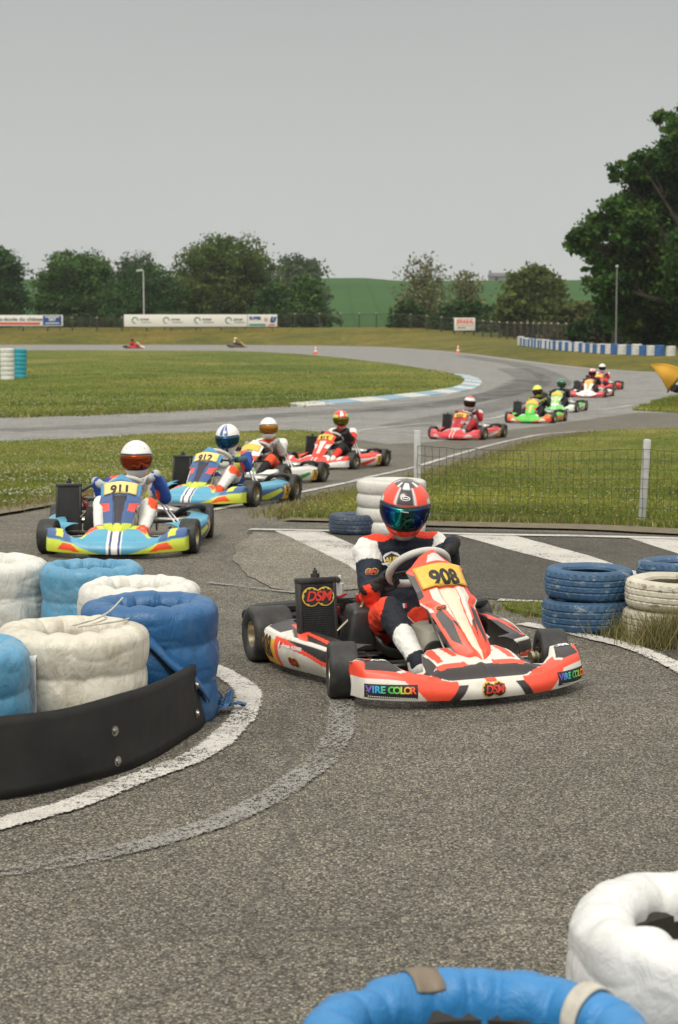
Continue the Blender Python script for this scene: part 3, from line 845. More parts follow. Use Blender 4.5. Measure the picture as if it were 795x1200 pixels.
pod908=(W,[
 (srgb(236,176,52),[(.70,0),(1.01,0),(1.01,.50),(.70,.50)]),
 (O,[(.66,0),(.70,0),(.70,.60),(.64,.60)]),
 (O,[(0,.20),(.30,.36),(.70,.48),(.70,.62),(.62,.62),(0,.30)]),
 (Dk,[(0,.31),(.30,.44),(.66,.62),(0,.62)]),
 (W,[(0,.57),(1.01,.57),(1.01,.64),(0,.64)]),
 (Dk,[(0,.66),(1.01,.66),(1.01,1.01),(0,1.01)]),
 (O,[(.35,.64),(.45,.64),(.72,.95),(.62,1.01),(.5,.85)]),
 (O,[(.10,.70),(.8,.90),(.8,.97),(.1,.78)]),
 (W,[(.5,.64),(.7,.64),(.66,.80)]),
 ])
SOR=srgb(238,66,36)
suit908=dict(main=NAVY,arm=srgb(28,36,52),white=srgb(225,222,215),shoulder=srgb(225,222,215),collar=SOR,fore=srgb(24,30,42),glove=(.018,.018,.018),
   thigh=SOR,knee=srgb(24,28,38),shin=srgb(24,28,38),cuff=srgb(24,28,38),shoe=(.55,.53,.50),
   paint=[((-.085,.21,.68),(.09,.10,.06),SOR),((.165,.21,.68),(.08,.10,.055),SOR),((.05,.2,.55),(.115,.2,.13),NAVY),((-.21,-.08,.34),(.10,.17,.115),SOR),
          ((-.12,-.22,.33),(.05,.09,.10),srgb(22,25,34)),((-.165,-.42,.215),(.075,.09,.11),srgb(222,220,214)),((-.2,.16,.21),(.05,.2,.12),SOR)])
def helm908(lon,lat):
    a=np.abs(lon); C=np.tile(np.array(srgb(238,66,38)),(len(lon),1))
    C[(lat<-47)]=srgb(176,176,174); C[(lat<-42)&(a<55)]=srgb(176,176,174)
    C[(a>62)&(lat<18)&(lat>-22)]=(.02,.02,.02); C[(a>80)&(lat<24)&(lat>-30)]=(.02,.02,.02)
    C[(a>66)&(a<84)&(lat>8)&(lat<26)]=srgb(215,212,208)
    k=(lat>60); C[k]=srgb(60,50,50)
    k=(lat>62)&(((lon//17)%3)==0)&(lat<74)&(a>20); C[k]=srgb(214,212,210)
    C[(a<24)&(lat>24)]=srgb(52,44,44); C[(a<14)&(lat>58)&(lat<76)]=srgb(214,212,210)
    C[(a>24)&(a<27)&(lat>24)&(lat<60)]=srgb(214,212,210)
    return C
S908=dict(label='orange, white and black kart numbered 908, the nearest one, on the bend',dlabel='driver in navy and orange suit and orange helmet with mirrored blue green visor',
  fair=fair908,nass=nass908,pod=pod908,num='908',podnum='908',suit=suit908,helmet=helm908,visor=None,steer=-15,lean=.042,head=(.034,.11,.812),hp=14,hyaw=-3,hr=4,wheel=.42,la=190,ra=-12,el=(-.215,.05,.36),er=(.215,.07,.515))
_mv,nt,bs=newmat('iridescent visor'); co=ocoord(nt); sx=nt.nodes.new('ShaderNodeSeparateXYZ'); nt.links.new(co,sx.inputs[0])
mr=nt.nodes.new('ShaderNodeMapRange'); nt.links.new(sx.outputs[0],mr.inputs[0]); mr.inputs[1].default_value=-.12; mr.inputs[2].default_value=.12
nt.links.new(ramp(nt,mr.outputs[0],[(.0,(.01,.01,.02)),(.18,(.01,.03,.22)),(.34,(.01,.30,.34)),(.42,(.02,.34,.22)),(.46,(.02,.05,.05)),(.62,(.02,.10,.07)),(.78,(.02,.05,.25)),(1.,(.01,.01,.02))]),bs.inputs['Base Color'])
bs.inputs['Metallic'].default_value=.9; bs.inputs['Roughness'].default_value=.08
S908['visor']=_mv
k1pose=dict()
root,fo,no,pd,bd,ho,vo=kart((401,818),(-.535,-.525),20,S908,near=True)
# fairing lettering
def sheared(body,s,cols,**kw):
    it=[]; n=len(body); 
    return it
rain=[srgb(120,90,190),srgb(80,150,220),srgb(60,170,220),srgb(80,190,160),None,srgb(70,190,90),srgb(120,200,80),srgb(200,210,70),srgb(235,160,60),srgb(235,90,60)]
def vire(w,h):
    it=[(poly2d([(-w/2,-h/2),(w/2,-h/2),(w/2,h/2),(-w/2,h/2)]),INK)]
    adv=w*.925/9.4; x=-w*.455+adv*.35
    for ch,c in zip('VIRE COLOR',rain):
        if c: it.append((xf(text2d(ch,h*.70,bold=h*.022,sx=1.0),1,(x,h*.10)),pbr('rainbow '+ch+str(round(c[0],2)),c,.45,var=.05)))
        x+=adv*({'V':.82,'I':.80,' ':.55,'R':1.02,'L':.98,'C':1.08,'O':1.05}.get(ch,1.0))
    for i in range(26): it.append((poly2d([(-w*.44+i*w*.034,-h*.39),(-w*.44+i*w*.034+w*.02,-h*.39),(-w*.44+i*w*.034+w*.02,-h*.32),(-w*.44+i*w*.034,-h*.32)]),INKW))
    return it
decal('lettering',fo,vire(.235,.062),(-.455,-.8,.088),(1,-.33,-.0),(0,0,1),off=.003,maxedge=.03)
decal('lettering',fo,vire(.235,.062),(.455,-.8,.088),(1,.33,.0),(0,0,1),off=.003,maxedge=.03)
decal('emblem',fo,dsm(.062),(0,-.93,.078),(1,0,0),(0,0,1),off=.003,maxedge=.03)
for s in (-1,1):
    decal('lettering',fo,[(xf(text2d('A.RMI',.034,bold=.002,shear=.2,sx=1.2),1,(.014,0)),INKW),(poly2d([(-.066,-.006),(-.044,-.006),(-.04,.010),(-.06,.010)]),INKR)],(s*.465,-.69,.2),(1,s*.2,0),(0,.7,.7),off=.003,maxedge=.03)
decal('emblem',no,dsm(.024),(-.078,-.50,.38),(1,-.1,0),(0,.5,.8),off=.003,maxedge=.02)
pods=S908['_pods']
decal('emblem',pods[0],dsm(.045),(-.63,-.02,.085),(0,-1,0),(0,0,1),off=.003,maxedge=.02)
decal('lettering',pods[0],[(xf(text2d('Romain ALRINER',.023,bold=.001),1,(.0,0)),INKW),(poly2d([(-.118,-.014),(-.106,-.014),(-.106,.016),(-.118,.016)]),INKW),(poly2d([(-.106,-.014),(-.10,-.014),(-.10,.016),(-.106,.016)]),INKR)],(-.62,-.02,.158),(0,-1,.0),(0,0,1),off=.003,maxedge=.02)
# heel shield and front details
b=MB()
b.lathe([(0,.0),(.06,.0),(.062,.01),(.058,.03),(0,.034)],BLACKP,24,Matrix.Translation((-.045,-.47,.17))@Matrix.Rotation(R(80),4,'X')); b.box((-.045,-.485,.10),(.118,.03,.13),BLACKP,bev=.008)
b.lathe([(.014,0),(.018,0),(.018,.003),(.014,.003)],CHROM,16,Matrix.Translation((-.045,-.512,.185))@Matrix.Rotation(R(80),4,'X'))
b.build('heel_guard',root)
# suit lettering
decal('emblem',bd,[(poly2d([(-.044,.02),(-.03,.034),(0,.042),(.03,.034),(.044,.02),(.036,-.02),(0,-.046),(-.036,-.02)]),INKW),(poly2d([(-.036,.016),(0,.034),(.036,.016),(.03,-.015),(0,-.036),(-.03,-.015)]),INK),(poly2d([(-.065,-.012),(.065,-.006),(.05,-.018),(-.05,-.022)]),INKW),(text2d('ALPH',.032,bold=.002,shear=.2),INKY)],(-.015,0,.575),(1,.2,0),(0,.25,1),off=.004,maxedge=.012,back=.5)
decal('emblem',bd,dsm(.030),(-.175,.05,.50),(.8,-.6,0),(0,.0,1),off=.004,maxedge=.012,back=.4)
decal('lettering',bd,[(text2d('AVIR',.060,bold=.003,sx=.75),INKW)],(-.185,-.09,.40),(.35,-.9,-.15),(.7,0,.8),off=.004,maxedge=.012,back=.3)
decal('emblem',bd,[(poly2d([(-.018,-.012),(-.006,-.012),(-.006,.012),(-.018,.012)]),pbr('flag blue',(.03,.1,.45),.6)),(poly2d([(-.006,-.012),(.006,-.012),(.006,.012),(-.006,.012)]),INKW),(poly2d([(.006,-.012),(.018,-.012),(.018,.012),(.006,.012)]),INKR)],(.03,.05,.33),(1,0,0),(0,.3,1),off=.004,maxedge=.012,back=.4)
decal('emblem',ho,[(disc2d((0,0),.024,20,ry=.013),INKW),(disc2d((0,0),.019,20,ry=.009),INK),(text2d('Arai',.011,bold=.0006,sx=1.5),INKW)],(0,-.12,.085),(1,0,0),(0,.55,.83),off=.003,maxedge=.012)
decal('lettering',vo,[(poly2d([(x,.005),(x+.006,.005),(x+.006,.011),(x,.011)]),INKR) for x in (-.026,-.017,-.008,.001,.010,.019)]+[(poly2d([(x,-.006),(x+.004,-.006),(x+.004,-.001),(x,-.001)]),INKW) for x in (-.020,-.014,-.008,-.002,.004,.010,.016)],(0,-.15,.034),(1,0,0),(0,0,1),off=.003,maxedge=.012)
for s in (-1,1):
    decal('vent',ho,[(poly2d([(-.014,-.002),(.014,-.003),(.012,.003),(-.012,.003)]),INK)],(s*.022,-.16,-.082),(1,s*.2,0),(0,0,1),off=.002,maxedge=.012)

for ob in list(root.children):
    kd=ob.name.split('.')[0]
    a,dx=(R(8),.055) if kd in('front_panel','number_plate') else ((R(4),.03) if kd=='front_fairing' else (0,0))
    if a:
        pv=Vector((0,-.70,0)); ob.rotation_euler=(0,0,a); ob.location=pv-Matrix.Rotation(a,3,'Z')@pv+Vector((dx,0,0))
# ------------------------------------------------------------------ the other karts
c=srgb
def fairX(base,low,top,cen,acc,end):
    return (base,[(low,[(.18,0),(1.01,0),(1.01,.36),(.55,.30)]),(acc,[(.45,.06),(.78,.10),(.70,.30),(.58,.28)]),
      (top,[(.0,.86),(.30,.80),(.44,.60),(.50,.74),(.40,1.01),(0,1.01)]),(acc,[(.26,.82),(.40,.70),(.42,1.01),(.30,1.01)]),
      (end,[(.58,.34),(1.01,.38),(1.01,1.01),(.66,1.01)]),(low,[(.70,.42),(.80,.44),(.84,1.01),(.74,1.01)]),
      (cen[0],[(0,0),(.10,0),(.10,1.01),(0,1.01)]),(cen[1],[(.035,0),(.075,0),(.075,1.01),(.035,1.01)])])
def nassX(base,tip,side,cen,up):
    return (base,[(tip,[(0,0),(1.01,0),(1.01,.22),(.3,.16),(0,.20)]),(side,[(.55,.38),(1.01,.40),(1.01,.56),(.60,.50)]),
      (cen,[(0,.18),(.24,.2),(.34,.64),(0,.64)]),(up,[(.75,.66),(1.01,.66),(1.01,1.01),(0,1.01),(0,.90),(.75,.9)])])
def podX(base,top,acc,plate):
    return (base,[(acc,[(0,.1),(.35,.0),(.66,.34),(.6,.44)]),(top,[(0,.44),(.7,.5),(.7,.62),(1.01,.62),(1.01,1.01),(0,1.01)]),(plate,[(.70,0),(1.01,0),(1.01,.54),(.70,.54)])])
def suitX(main,arm,white,shoulder,collar,fore,glove,thigh,knee,shin,cuff,shoe=(.5,.5,.5),paint=()):
    return dict(main=main,arm=arm,white=white,shoulder=shoulder,collar=collar,fore=fore,glove=glove,thigh=thigh,knee=knee,shin=shin,cuff=cuff,shoe=shoe,paint=paint)
TEAL=c(84,156,184); BLU=c(64,94,142); YG=c(202,212,70); PINK=c(238,84,76); OR2=c(238,84,40); WH=c(228,226,220); BK=c(24,24,26)
PLT=c(232,178,66)
bluefair=fairX(TEAL,YG,YG,(WH,c(40,60,110)),OR2,BLU)
bluenass=nassX(BLU,YG,PINK,c(46,40,50),c(70,140,185))
bluepod=podX(BLU,TEAL,YG,PLT)
blue_suit=suitX(WH,c(34,72,150),c(34,72,150),c(34,72,150),WH,c(34,72,150),(.42,.44,.46),c(40,70,140),WH,WH,OR2,paint=[((.17,.18,.53),(.05,.09,.04),OR2),((-.09,.18,.53),(.05,.09,.04),OR2),((.145,.10,.42),(.024,.2,.11),YG),((-.085,.10,.42),(.024,.2,.11),YG),((.23,-.13,.36),(.05,.2,.09),OR2)])
vis_or=vism('amber visor',(.30,.05,.015)); vis_dk=vism('smoked visor',(.05,.02,.015)); vis_bl=vism('blue visor',(.02,.10,.22)); vis_gold=vism('gold visor',(.50,.20,.04))
base=dict(fair=bluefair,nass=bluenass,pod=bluepod,plate=c(236,208,130))
kart((223,648),(.535,-.525),1,dict(base,label='blue and yellow kart numbered 911, beside the wrapped tyre barrier',dlabel='driver in plain white helmet with amber visor, white and blue suit',
  num='911',podnum='911',suit=blue_suit,helmet=helmcol(WH,(c(200,196,190),0,180,-80,-50),((.05,.05,.05),20,26,44,50),((.05,.05,.05),44,50,36,42)),visor=vis_or,lean=.05,head=(.075,.12,.68),hyaw=2,hp=4,steer=-8,wheel=.2))
def striped(base,col,a0,a1,*more):
    g=helmcol(base,*more)
    def f(lon,lat):
        C=g(lon,lat); k=(np.abs(lon)>a0)&(np.abs(lon)<a1)&((lat>22)|(lat<-26)); C[k]=col; k=(np.abs(lon)>180-a1); C[k]=col; return C
    return f
kart((295,594),(.535,-.525),-18,dict(base,label='blue and yellow kart numbered 912, close behind the 911 kart',dlabel='driver in white helmet with blue stripes over the crown',
  num='912',podnum='912',suit=dict(blue_suit,glove=(.04,.10,.12)),helmet=striped(WH,c(54,88,150),6,22,(c(214,206,60),50,180,-6,8)),visor=vis_bl,lean=.02,head=(.03,.12,.67),hyaw=-14,hp=14,steer=-4,wheel=-.3))
GRN=c(60,150,60); LG=c(90,190,70)
kart((373,565),(.555,.525),-24,dict(label='white kart with green graphics, hidden in part behind the 912 kart',dlabel='driver in white helmet with gold tinted visor, grey and orange suit',
  fair=fairX(WH,c(220,220,210),WH,(WH,GRN),GRN,c(214,214,206)),nass=nassX(WH,GRN,OR2,c(40,40,40),WH),pod=podX(WH,c(205,205,198),GRN,PLT),num=None,podnum='917',
  suit=suitX(c(70,66,66),c(190,186,180),c(222,220,214),WH,c(60,60,60),c(160,156,150),(.28,.28,.28),c(52,48,48),OR2,BK,BK,paint=[((0,.12,.56),(.12,.09,.05),OR2)]),
  helmet=helmcol(WH),visor=vis_gold,lean=.0,head=(.0,.13,.74),hyaw=6,hp=0,steer=-4,wheel=.1))
RD=c(222,40,44); RO=c(236,60,44)
kart((414,550),(.535,-.525),-25,dict(label='red and white kart numbered 915, on the edge of the clover verge',dlabel='driver in red helmet with yellow green band, black and white suit',
  fair=fairX(RO,c(226,222,216),WH,(RO,WH),WH,RO),nass=nassX(RO,RO,WH,c(214,208,200),RO),pod=podX(WH,RO,RO,PLT),num='915',podnum='915',
  suit=suitX(c(30,28,30),RO,WH,WH,RO,BK,(.02,.02,.02),BK,BK,RO,WH,(.6,.6,.58)),
  helmet=helmcol(c(224,52,48),(c(196,208,40),38,150,-30,36),(WH,0,16,30,70),(WH,0,40,-60,-40)),visor=vism('green gold visor',(.20,.16,.02)),lean=.02,head=(.02,.13,.755),hyaw=12,hp=8,hr=-5,steer=-6,wheel=.1))
kart((566,515.5),(.535,-.525),-24,dict(label='dark red and silver kart, just past the left end of the wire fence',dlabel='driver in white helmet with red top, red and white suit',
  fair=fairX(c(196,40,52),c(220,90,90),c(150,148,146),(c(200,40,50),c(210,208,204)),c(190,188,184),c(206,60,66)),nass=nassX(c(190,30,40),c(196,190,186),c(150,148,146),c(150,20,28),c(196,40,50)),pod=podX(c(206,120,116),c(200,40,50),WH,PLT),num='920',podnum='920',
  suit=suitX(c(206,200,196),c(180,30,40),c(200,196,190),c(90,30,40),c(60,20,24),c(180,32,44),(.1,.02,.02),c(176,24,36),c(176,24,36),c(150,24,34),BK),
  helmet=helmcol(c(216,212,208),(c(206,40,60),0,180,50,95),(c(70,24,24),0,180,-12,24)),hr=6,visor=vis_dk,lean=.03,head=(.01,.13,.72),hyaw=0,hp=2,steer=-6,wheel=.1))
kart((648,496),(.535,-.525),-18,dict(label='bright green kart with orange trim, entering the hairpin exit',dlabel='driver in yellow helmet and black suit',
  fair=fairX(LG,OR2,c(110,210,80),(LG,c(60,160,50)),WH,c(206,120,70)),nass=nassX(c(90,200,70),c(60,180,60),OR2,c(200,190,120),c(236,150,110)),pod=podX(OR2,LG,LG,PLT),num=None,podnum='903',
  suit=suitX(BK,BK,c(40,34,30),c(40,30,26),BK,BK,(.3,.35,.05),BK,BK,BK,BK),helmet=helmcol(c(208,226,50),(c(90,50,34),28,140,-34,20)),hr=-8,visor=vism('brown visor',(.09,.03,.02)),lean=.06,head=(.02,.13,.74),hyaw=-6,hp=2,steer=-6,wheel=.1))
kart((684,481),(.555,.525),-18,dict(label='green and white kart following the bright green one',dlabel='driver in dark green helmet and black suit',
  fair=fairX(c(110,190,100),WH,WH,(LG,WH),c(70,150,70),WH),nass=nassX(c(140,206,120),WH,WH,c(206,200,150),c(160,200,110)),pod=podX(WH,c(90,180,80),GRN,PLT),num=None,podnum='909',
  suit=suitX(BK,BK,BK,c(50,50,46),BK,BK,(.02,.02,.02),BK,BK,BK,BK),helmet=helmcol(c(40,110,76),(WH,30,70,-60,-30),(c(150,190,160),70,180,-10,30)),hr=7,visor=vism('green visor',(.05,.10,.07)),lean=-.02,head=(.02,.13,.74),hyaw=0,hp=2,steer=-6,wheel=.1))
kart((716,464),(.555,.525),-17,dict(label='white kart with red stripes, third of the four farthest in the chain',dlabel='driver in red and white helmet and dark maroon suit',
  fair=fairX(WH,c(210,70,80),WH,(WH,RD),c(200,40,56),c(208,60,70)),nass=nassX(WH,WH,WH,c(226,160,60),RD),pod=podX(c(200,60,60),WH,WH,PLT),num=None,podnum='918',
  suit=suitX(c(60,26,26),c(50,24,24),c(70,26,26),c(60,24,24),BK,c(50,22,22),(.02,.02,.02),BK,c(70,24,24),BK,BK),helmet=helmcol(c(206,60,60),(WH,14,60,36,90),(WH,60,180,-40,0)),visor=vis_dk,lean=.02,head=(.02,.13,.74),hyaw=0,hp=2,steer=-6,wheel=.1))
kart((727,456),(.555,.525),-20,dict(label='plain red kart at the far end of the chain coming into the bend',dlabel='driver in white helmet with black visor, white and red suit',
  fair=fairX(RD,RD,c(226,60,60),(RD,c(230,90,80)),c(230,110,100),RD),nass=nassX(RD,RD,c(230,120,100),c(226,170,70),RD),pod=podX(RD,RD,c(206,60,60),PLT),num=None,podnum='922',
  suit=suitX(c(196,150,146),c(206,120,116),WH,WH,RD,c(206,60,60),(.02,.02,.02),RD,RD,BK,BK),helmet=helmcol(WH),visor=vism('black visor',(.02,.02,.02)),lean=.0,head=(.0,.13,.74),hyaw=0,hp=2,steer=-6,wheel=.1))
kart((157,408.5),(0,0),82,dict(label='small red kart on the far straight, left of the two',dlabel='distant driver dressed in red with a dark helmet',
  fair=fairX(WH,RD,WH,(WH,RD),RD,WH),nass=nassX(c(226,180,150),WH,RD,RD,WH),pod=podX(c(200,50,50),RD,RD,c(150,60,50)),num=None,podnum=None,
  suit=suitX(RD,RD,RD,RD,RD,RD,(.02,.02,.02),RD,RD,BK,BK),helmet=helmcol(c(60,24,24)),visor=vis_dk,hyaw=60,steer=0),far=True)
kart((278,407.5),(0,0),84,dict(label='small dark kart on the far straight, right of the two',dlabel='distant driver with a yellow and white helmet',
  fair=fairX(c(70,60,50),RD,WH,(WH,RD),RD,c(70,70,66)),nass=nassX(c(200,186,150),WH,BK,RD,c(60,60,60)),pod=podX(c(150,60,50),c(60,90,60),c(70,120,80),c(60,70,50)),num=None,podnum=None,
  suit=suitX(c(60,60,60),c(120,40,40),WH,WH,WH,c(120,40,40),(.02,.02,.02),BK,BK,BK,BK),helmet=helmcol(c(240,214,120)),visor=vis_dk,hyaw=60,steer=0),far=True)
# ================================================================== TERRAIN AND ROADS
def pxs(l,z=0): return [P(a,b,z) for a,b in l]
edge_px=[(-400,404),(-150,404),(0,404),(150,404),(290,404.3),(380,405),(450,406.5),(520,411),(560,415.5),(600,420.5),(650,427),(700,432),(750,435),(800,437.3),(900,441)]
EDGE=[(p.x,p.y) for p in pxs(edge_px)]+[(60,48)]
EA=np.array(EDGE)
def edge_dist(x,y):
    best=np.full(np.shape(x),1e9)
    for (x1,y1),(x2,y2) in zip(EDGE,EDGE[1:]):
        dx,dy=x2-x1,y2-y1; t=np.clip(((x-x1)*dx+(y-y1)*dy)/(dx*dx+dy*dy),0,1)
        best=np.minimum(best,np.hypot(x-x1-t*dx,y-y1-t*dy))
    poly=[(-2000,-2000),(-2000,EDGE[0][1])]+EDGE+[(2000,EDGE[-1][1]),(2000,-2000)]
    ins=inpoly(np.ravel(x),np.ravel(y),poly).reshape(np.shape(x))
    return np.where(ins,-best,best)
def terrain(x,y):
    x=np.asarray(x,float); y=np.asarray(y,float)
    e=edge_dist(x,y)
    cap=1.85-1.0*sm(x,6,22); run=15+6*sm(x,4,20)
    z=-.03+gz(y)+cap*sm(e,0,1)*np.clip(e/run,0,1)**.8
    h=16.6*sm(y,255,640)*(1+.03*np.sin(x/90))
    z=z+h-14*sm(y,700,1100)
    return z
def hit(px,py):
    d=ray(px,py); t=20.0
    while t<900:
        x,y,z=d.x*t,d.y*t,CH+d.z*t
        if z<float(terrain(x,y)): return Vector((x,y,float(terrain(x,y))))
        t+=.5
    return Vector((d.x*200,d.y*200,1.8))
xs=np.unique(np.concatenate([np.linspace(-450,-60,40),np.linspace(-60,60,121),np.linspace(60,450,40)]))
ys=np.unique(np.concatenate([np.linspace(-40,60,26),np.linspace(60,215,156),np.linspace(215,330,47),np.linspace(330,1150,70)]))
XX,YY=np.meshgrid(xs,ys,indexing='ij'); ZZ=terrain(XX,YY)
nx,ny=XX.shape; i=(np.arange(nx-1)[:,None]*ny+np.arange(ny-1)[None,:]).ravel()
F=np.stack([i,i+ny,i+ny+1,i+1],1); V=np.stack([XX.ravel(),YY.ravel(),ZZ.ravel()],1); yc=YY.ravel()[i]
bankm=grassmat('bank grass',[(.060,.070,.010),(.110,.100,.016),(.165,.122,.024)],scale=.55,fine=5)
fieldm,nt,bs=newmat('crop field'); co=ocoord(nt)
cc=ramp(nt,noi(nt,co,.03,4,.6),[(.3,(.030,.078,.022)),(.7,(.046,.104,.030))]); wv=nt.nodes.new('ShaderNodeTexWave'); wv.inputs['Scale'].default_value=.06; wv.inputs['Distortion'].default_value=.6; wv.bands_direction='X'; nt.links.new(co,wv.inputs['Vector'])
cc=mixcol(nt,ramp(nt,wv.outputs[1],[(.93,0.),(.99,.35)]),cc,(.02,.05,.02)); nt.links.new(cc,bs.inputs['Base Color']); bs.inputs['Roughness'].default_value=1; bs.inputs['Specular IOR Level'].default_value=.05
k=yc<236
tag(mesh_np('ground',V,F[k],[bankm]),kind='structure'); tag(mesh_np('field',V,F[~k],[fieldm]),kind='structure')
# asphalt
TONE=.188
road=asphalt('track asphalt',TONE,contrast=.8)
roadfar=asphalt('upper track asphalt',.33,scale=60,contrast=.5,warm=(1.03,1,.93),crack=False)
zeb=asphalt('dark asphalt',.105,contrast=.8)
conc=asphalt('old pale asphalt',.27,contrast=.75)
track_pts=[(-300,-40),(-300,EDGE[0][1])]+EDGE+[(300,48),(300,-40)]
poly_sheet('track',track_pts,0,road)
# upper circuit, paler and smoother; glancing gloss is also painted into its colour
up=pxs([(-300,517),(0,517),(180,511),(330,506),(400,512),(455,521),(520,517),(575,506),(640,499),(700,490),(745,484),(800,484)])
poly_sheet('upper_track',[(p.x,p.y) for p in up]+[(60,40)]+[(x,y) for x,y in EDGE[::-1]][1:]+[(-200,EDGE[0][1]),(-200,15)],.003,roadfar)
# zebra run-off
zp=pxs([(292,622),(330,621),(420,619),(560,622),(800,629),(1000,634),(1100,800),(795,775),(745,748),(680,722),(640,712),(590,704),(500,694),(420,690),(360,696),(330,690),(300,672),(285,648)])
poly_sheet('run_off',[(p.x,p.y) for p in zp],.0045,zeb,edge=.2,rnd=.05)
cpx=pxs([(278,640),(296,624),(350,627),(400,650),(440,672),(430,690),(362,697),(318,690),(290,676),(275,657)])
poly_sheet('asphalt_patch',[(p.x,p.y) for p in cpx],.0065,conc,edge=.15,rnd=.05)
# tyre marks rubbed into the hairpin
def marks():
    m,nt,bs=newmat('tyre marks'); co=ocoord(nt); c_,h,n=aggregate(nt,co,.10,(1,.98,.95),60,.5)
    f=ramp(nt,noi(nt,co,1.2,5,.7),[(.3,.03),(.65,.38)])
    nt.links.new(c_,bs.inputs['Base Color']); bs.inputs['Roughness'].default_value=.7
    tr=nt.nodes.new('ShaderNodeBsdfTransparent'); mx=nt.nodes.new('ShaderNodeMixShader'); nt.links.new(f,mx.inputs[0]); nt.links.new(tr.outputs[0],mx.inputs[1]); nt.links.new(bs.outputs[0],mx.inputs[2])
    nt.links.new(mx.outputs[0],nt.nodes['Material Output'].inputs[0]); return m
tm=marks()
for a,w in (([(470,500),(560,481),(625,463),(650,446),(610,428),(540,417)],.9),([(0,505),(180,497),(330,487),(470,477),(580,463),(625,446),(600,432)],1.1),([(430,483),(520,474),(590,460),(618,445)],1.0)):
    ribbon('tyre_marks',pxs(a),w,.0075,tm)
# painted lines
wl=paintline('worn white paint',TONE,.66,.95,wscale=26); wl2=paintline('faded white paint',TONE,.31,.88,wscale=45); wlf=paintline('far white paint',.20,.55,.98,scale=40)
wz=paintline('zebra paint',.085,.62,.97,wscale=5,edge=False)
ribbon('painted_line',pxs([(246,782),(272,796),(290,812),(290,832),(272,856),(235,884),(180,908),(110,935),(40,958),(-60,982)]),.125,.0095,wl)
ribbon('painted_line',pxs([(398,800),(400,835),(398,862),(372,898),(320,935),(250,967),(160,994),(80,1012),(0,1024),(-80,1036)]),[.11,.13,.13,.13,.12,.12,.12,.11],.0085,wl2)
ribbon('painted_line',pxs([(244,684),(280,688),(330,694),(368,697)]),.06,.0095,wl2)
ribbon('painted_line',pxs([(612,732),(650,739),(680,745),(749,763),(795,784),(860,820),(930,870)]),.11,.0095,wl)
ribbon('painted_line',pxs([(585,704),(640,707),(700,712),(790,722),(900,735)]),.09,.0095,wl)
ribbon('painted_line',pxs([(293,621.5),(340,622.5),(430,624),(540,627),(680,629.5),(800,632.5),(1000,638)]),.10,.0125,wz)
for q in ([(322,623),(378,624),(452,656),(470,690),(440,690),(410,664)],[(535,628),(600,628),(690,652),(750,672),(800,690),(800,712),(748,686),(700,671),(600,646)],[(735,631),(800,633),(880,655),(880,680),(790,648)]):
    p=pxs(q); poly_sheet('zebra_stripe',[(v.x,v.y) for v in p],.0085,wz,edge=.1,rnd=.012)
ribbon('painted_line',pxs([(-80,612),(0,602),(70,590),(110,584)]),.10,.0095,wl)
ribbon('painted_line',pxs([(235,601),(290,590),(360,576),(420,563),(486,548),(560,526),(625,511),(665,507),(714,504.5)]),.11,.0095,wlf)
ribbon('painted_line',pxs([(150,501),(230,498),(293,495),(360,492.5)]),.10,.0095,wlf)
ribbon('painted_line',pxs([(340,506),(390,505),(430,507),(500,511)]),.10,.0095,wlf)
ribbon('painted_line',pxs([(400,508),(470,499),(540,494),(575,491),(610,484),(690,481),(723,478),(742,475)]),.12,.0115,wlf)
ribbon('painted_line',pxs([(340,478),(440,471),(520,463),(556,454),(562,447),(545,440)]),.15,.0095,wlf)
ribbon('painted_line',pxs([(300,404.8),(380,406),(450,407.5),(520,412.5),(600,422),(700,433.5),(800,438.6)]),.22,.02,wlf)
# ------------------------------------------------------------------ grass
gcl=[(.070,.100,.012),(.115,.130,.018),(.215,.175,.050)]
verge=grassmat('verge grass',gcl,scale=1.6,fine=22); infm=grassmat('infield grass',[(.058,.090,.012),(.102,.122,.018),(.185,.160,.036)],scale=.45,fine=9)
soil=pbr('dry soil',srgb(104,94,74),.95,var=.25,vscale=9,bmp=.6,bscale=50)
G={}
def patch(key,px,mat,z=.03,rnd=.12,edge=.3):
    p=pxs(px); o,pl=poly_sheet('grass_patch',[(v.x,v.y) for v in p],z,mat,edge=edge,thick=z,rnd=rnd); G[key]=[(v.x,v.y) for v in pl]
patch('left',[(-250,519),(0,518),(100,515),(180,509),(300,506),(350,505),(383,508),(392,513),(380,521),(340,533),(290,548),(240,562),(180,571),(110,579),(60,588),(0,597),(-100,612),(-250,640)],verge,z=.025)
patch('right',[(345,604),(362,596),(392,585),(430,575),(484,563),(530,550),(560,541),(600,528),(640,516.5),(680,509),(714,505),(800,502.5),(1100,502),(1300,640),(1000,628),(800,618),(700,614),(620,612),(500,611),(420,609),(360,607)],verge,z=.025)
patch('infield',[(-500,492),(0,489.5),(120,485),(200,481),(300,477.5),(360,474.5),(430,469),(480,465),(520,460.5),(545,455.5),(553,449.5),(550,444),(535,439),(500,433),(450,426),(400,420),(350,415.5),(310,413),(270,411.5),(100,411),(-200,411),(-600,411)],infm,z=.04,rnd=.25,edge=1)
patch('tip',[(742,481),(765,473),(780,467),(800,462),(860,452),(1000,470),(900,482),(800,484)],verge,z=.03)
patch('wedge',[(588,709),(612,708),(660,710),(720,716),(800,725),(900,742),(1000,780),(900,806),(830,776),(790,759),(745,746),(700,734),(655,727),(625,722),(598,717)],verge,z=.02,rnd=.03,edge=.12)
ribbon('soil_edge',pxs([(340,609),(420,611),(500,615),(620,618),(700,620),(800,625),(1000,634)]),.35,.018,soil)
ribbon('soil_edge',pxs([(-200,632),(-50,608),(30,594),(90,583),(150,575),(220,567),(270,556)]),.42,.027,soil)
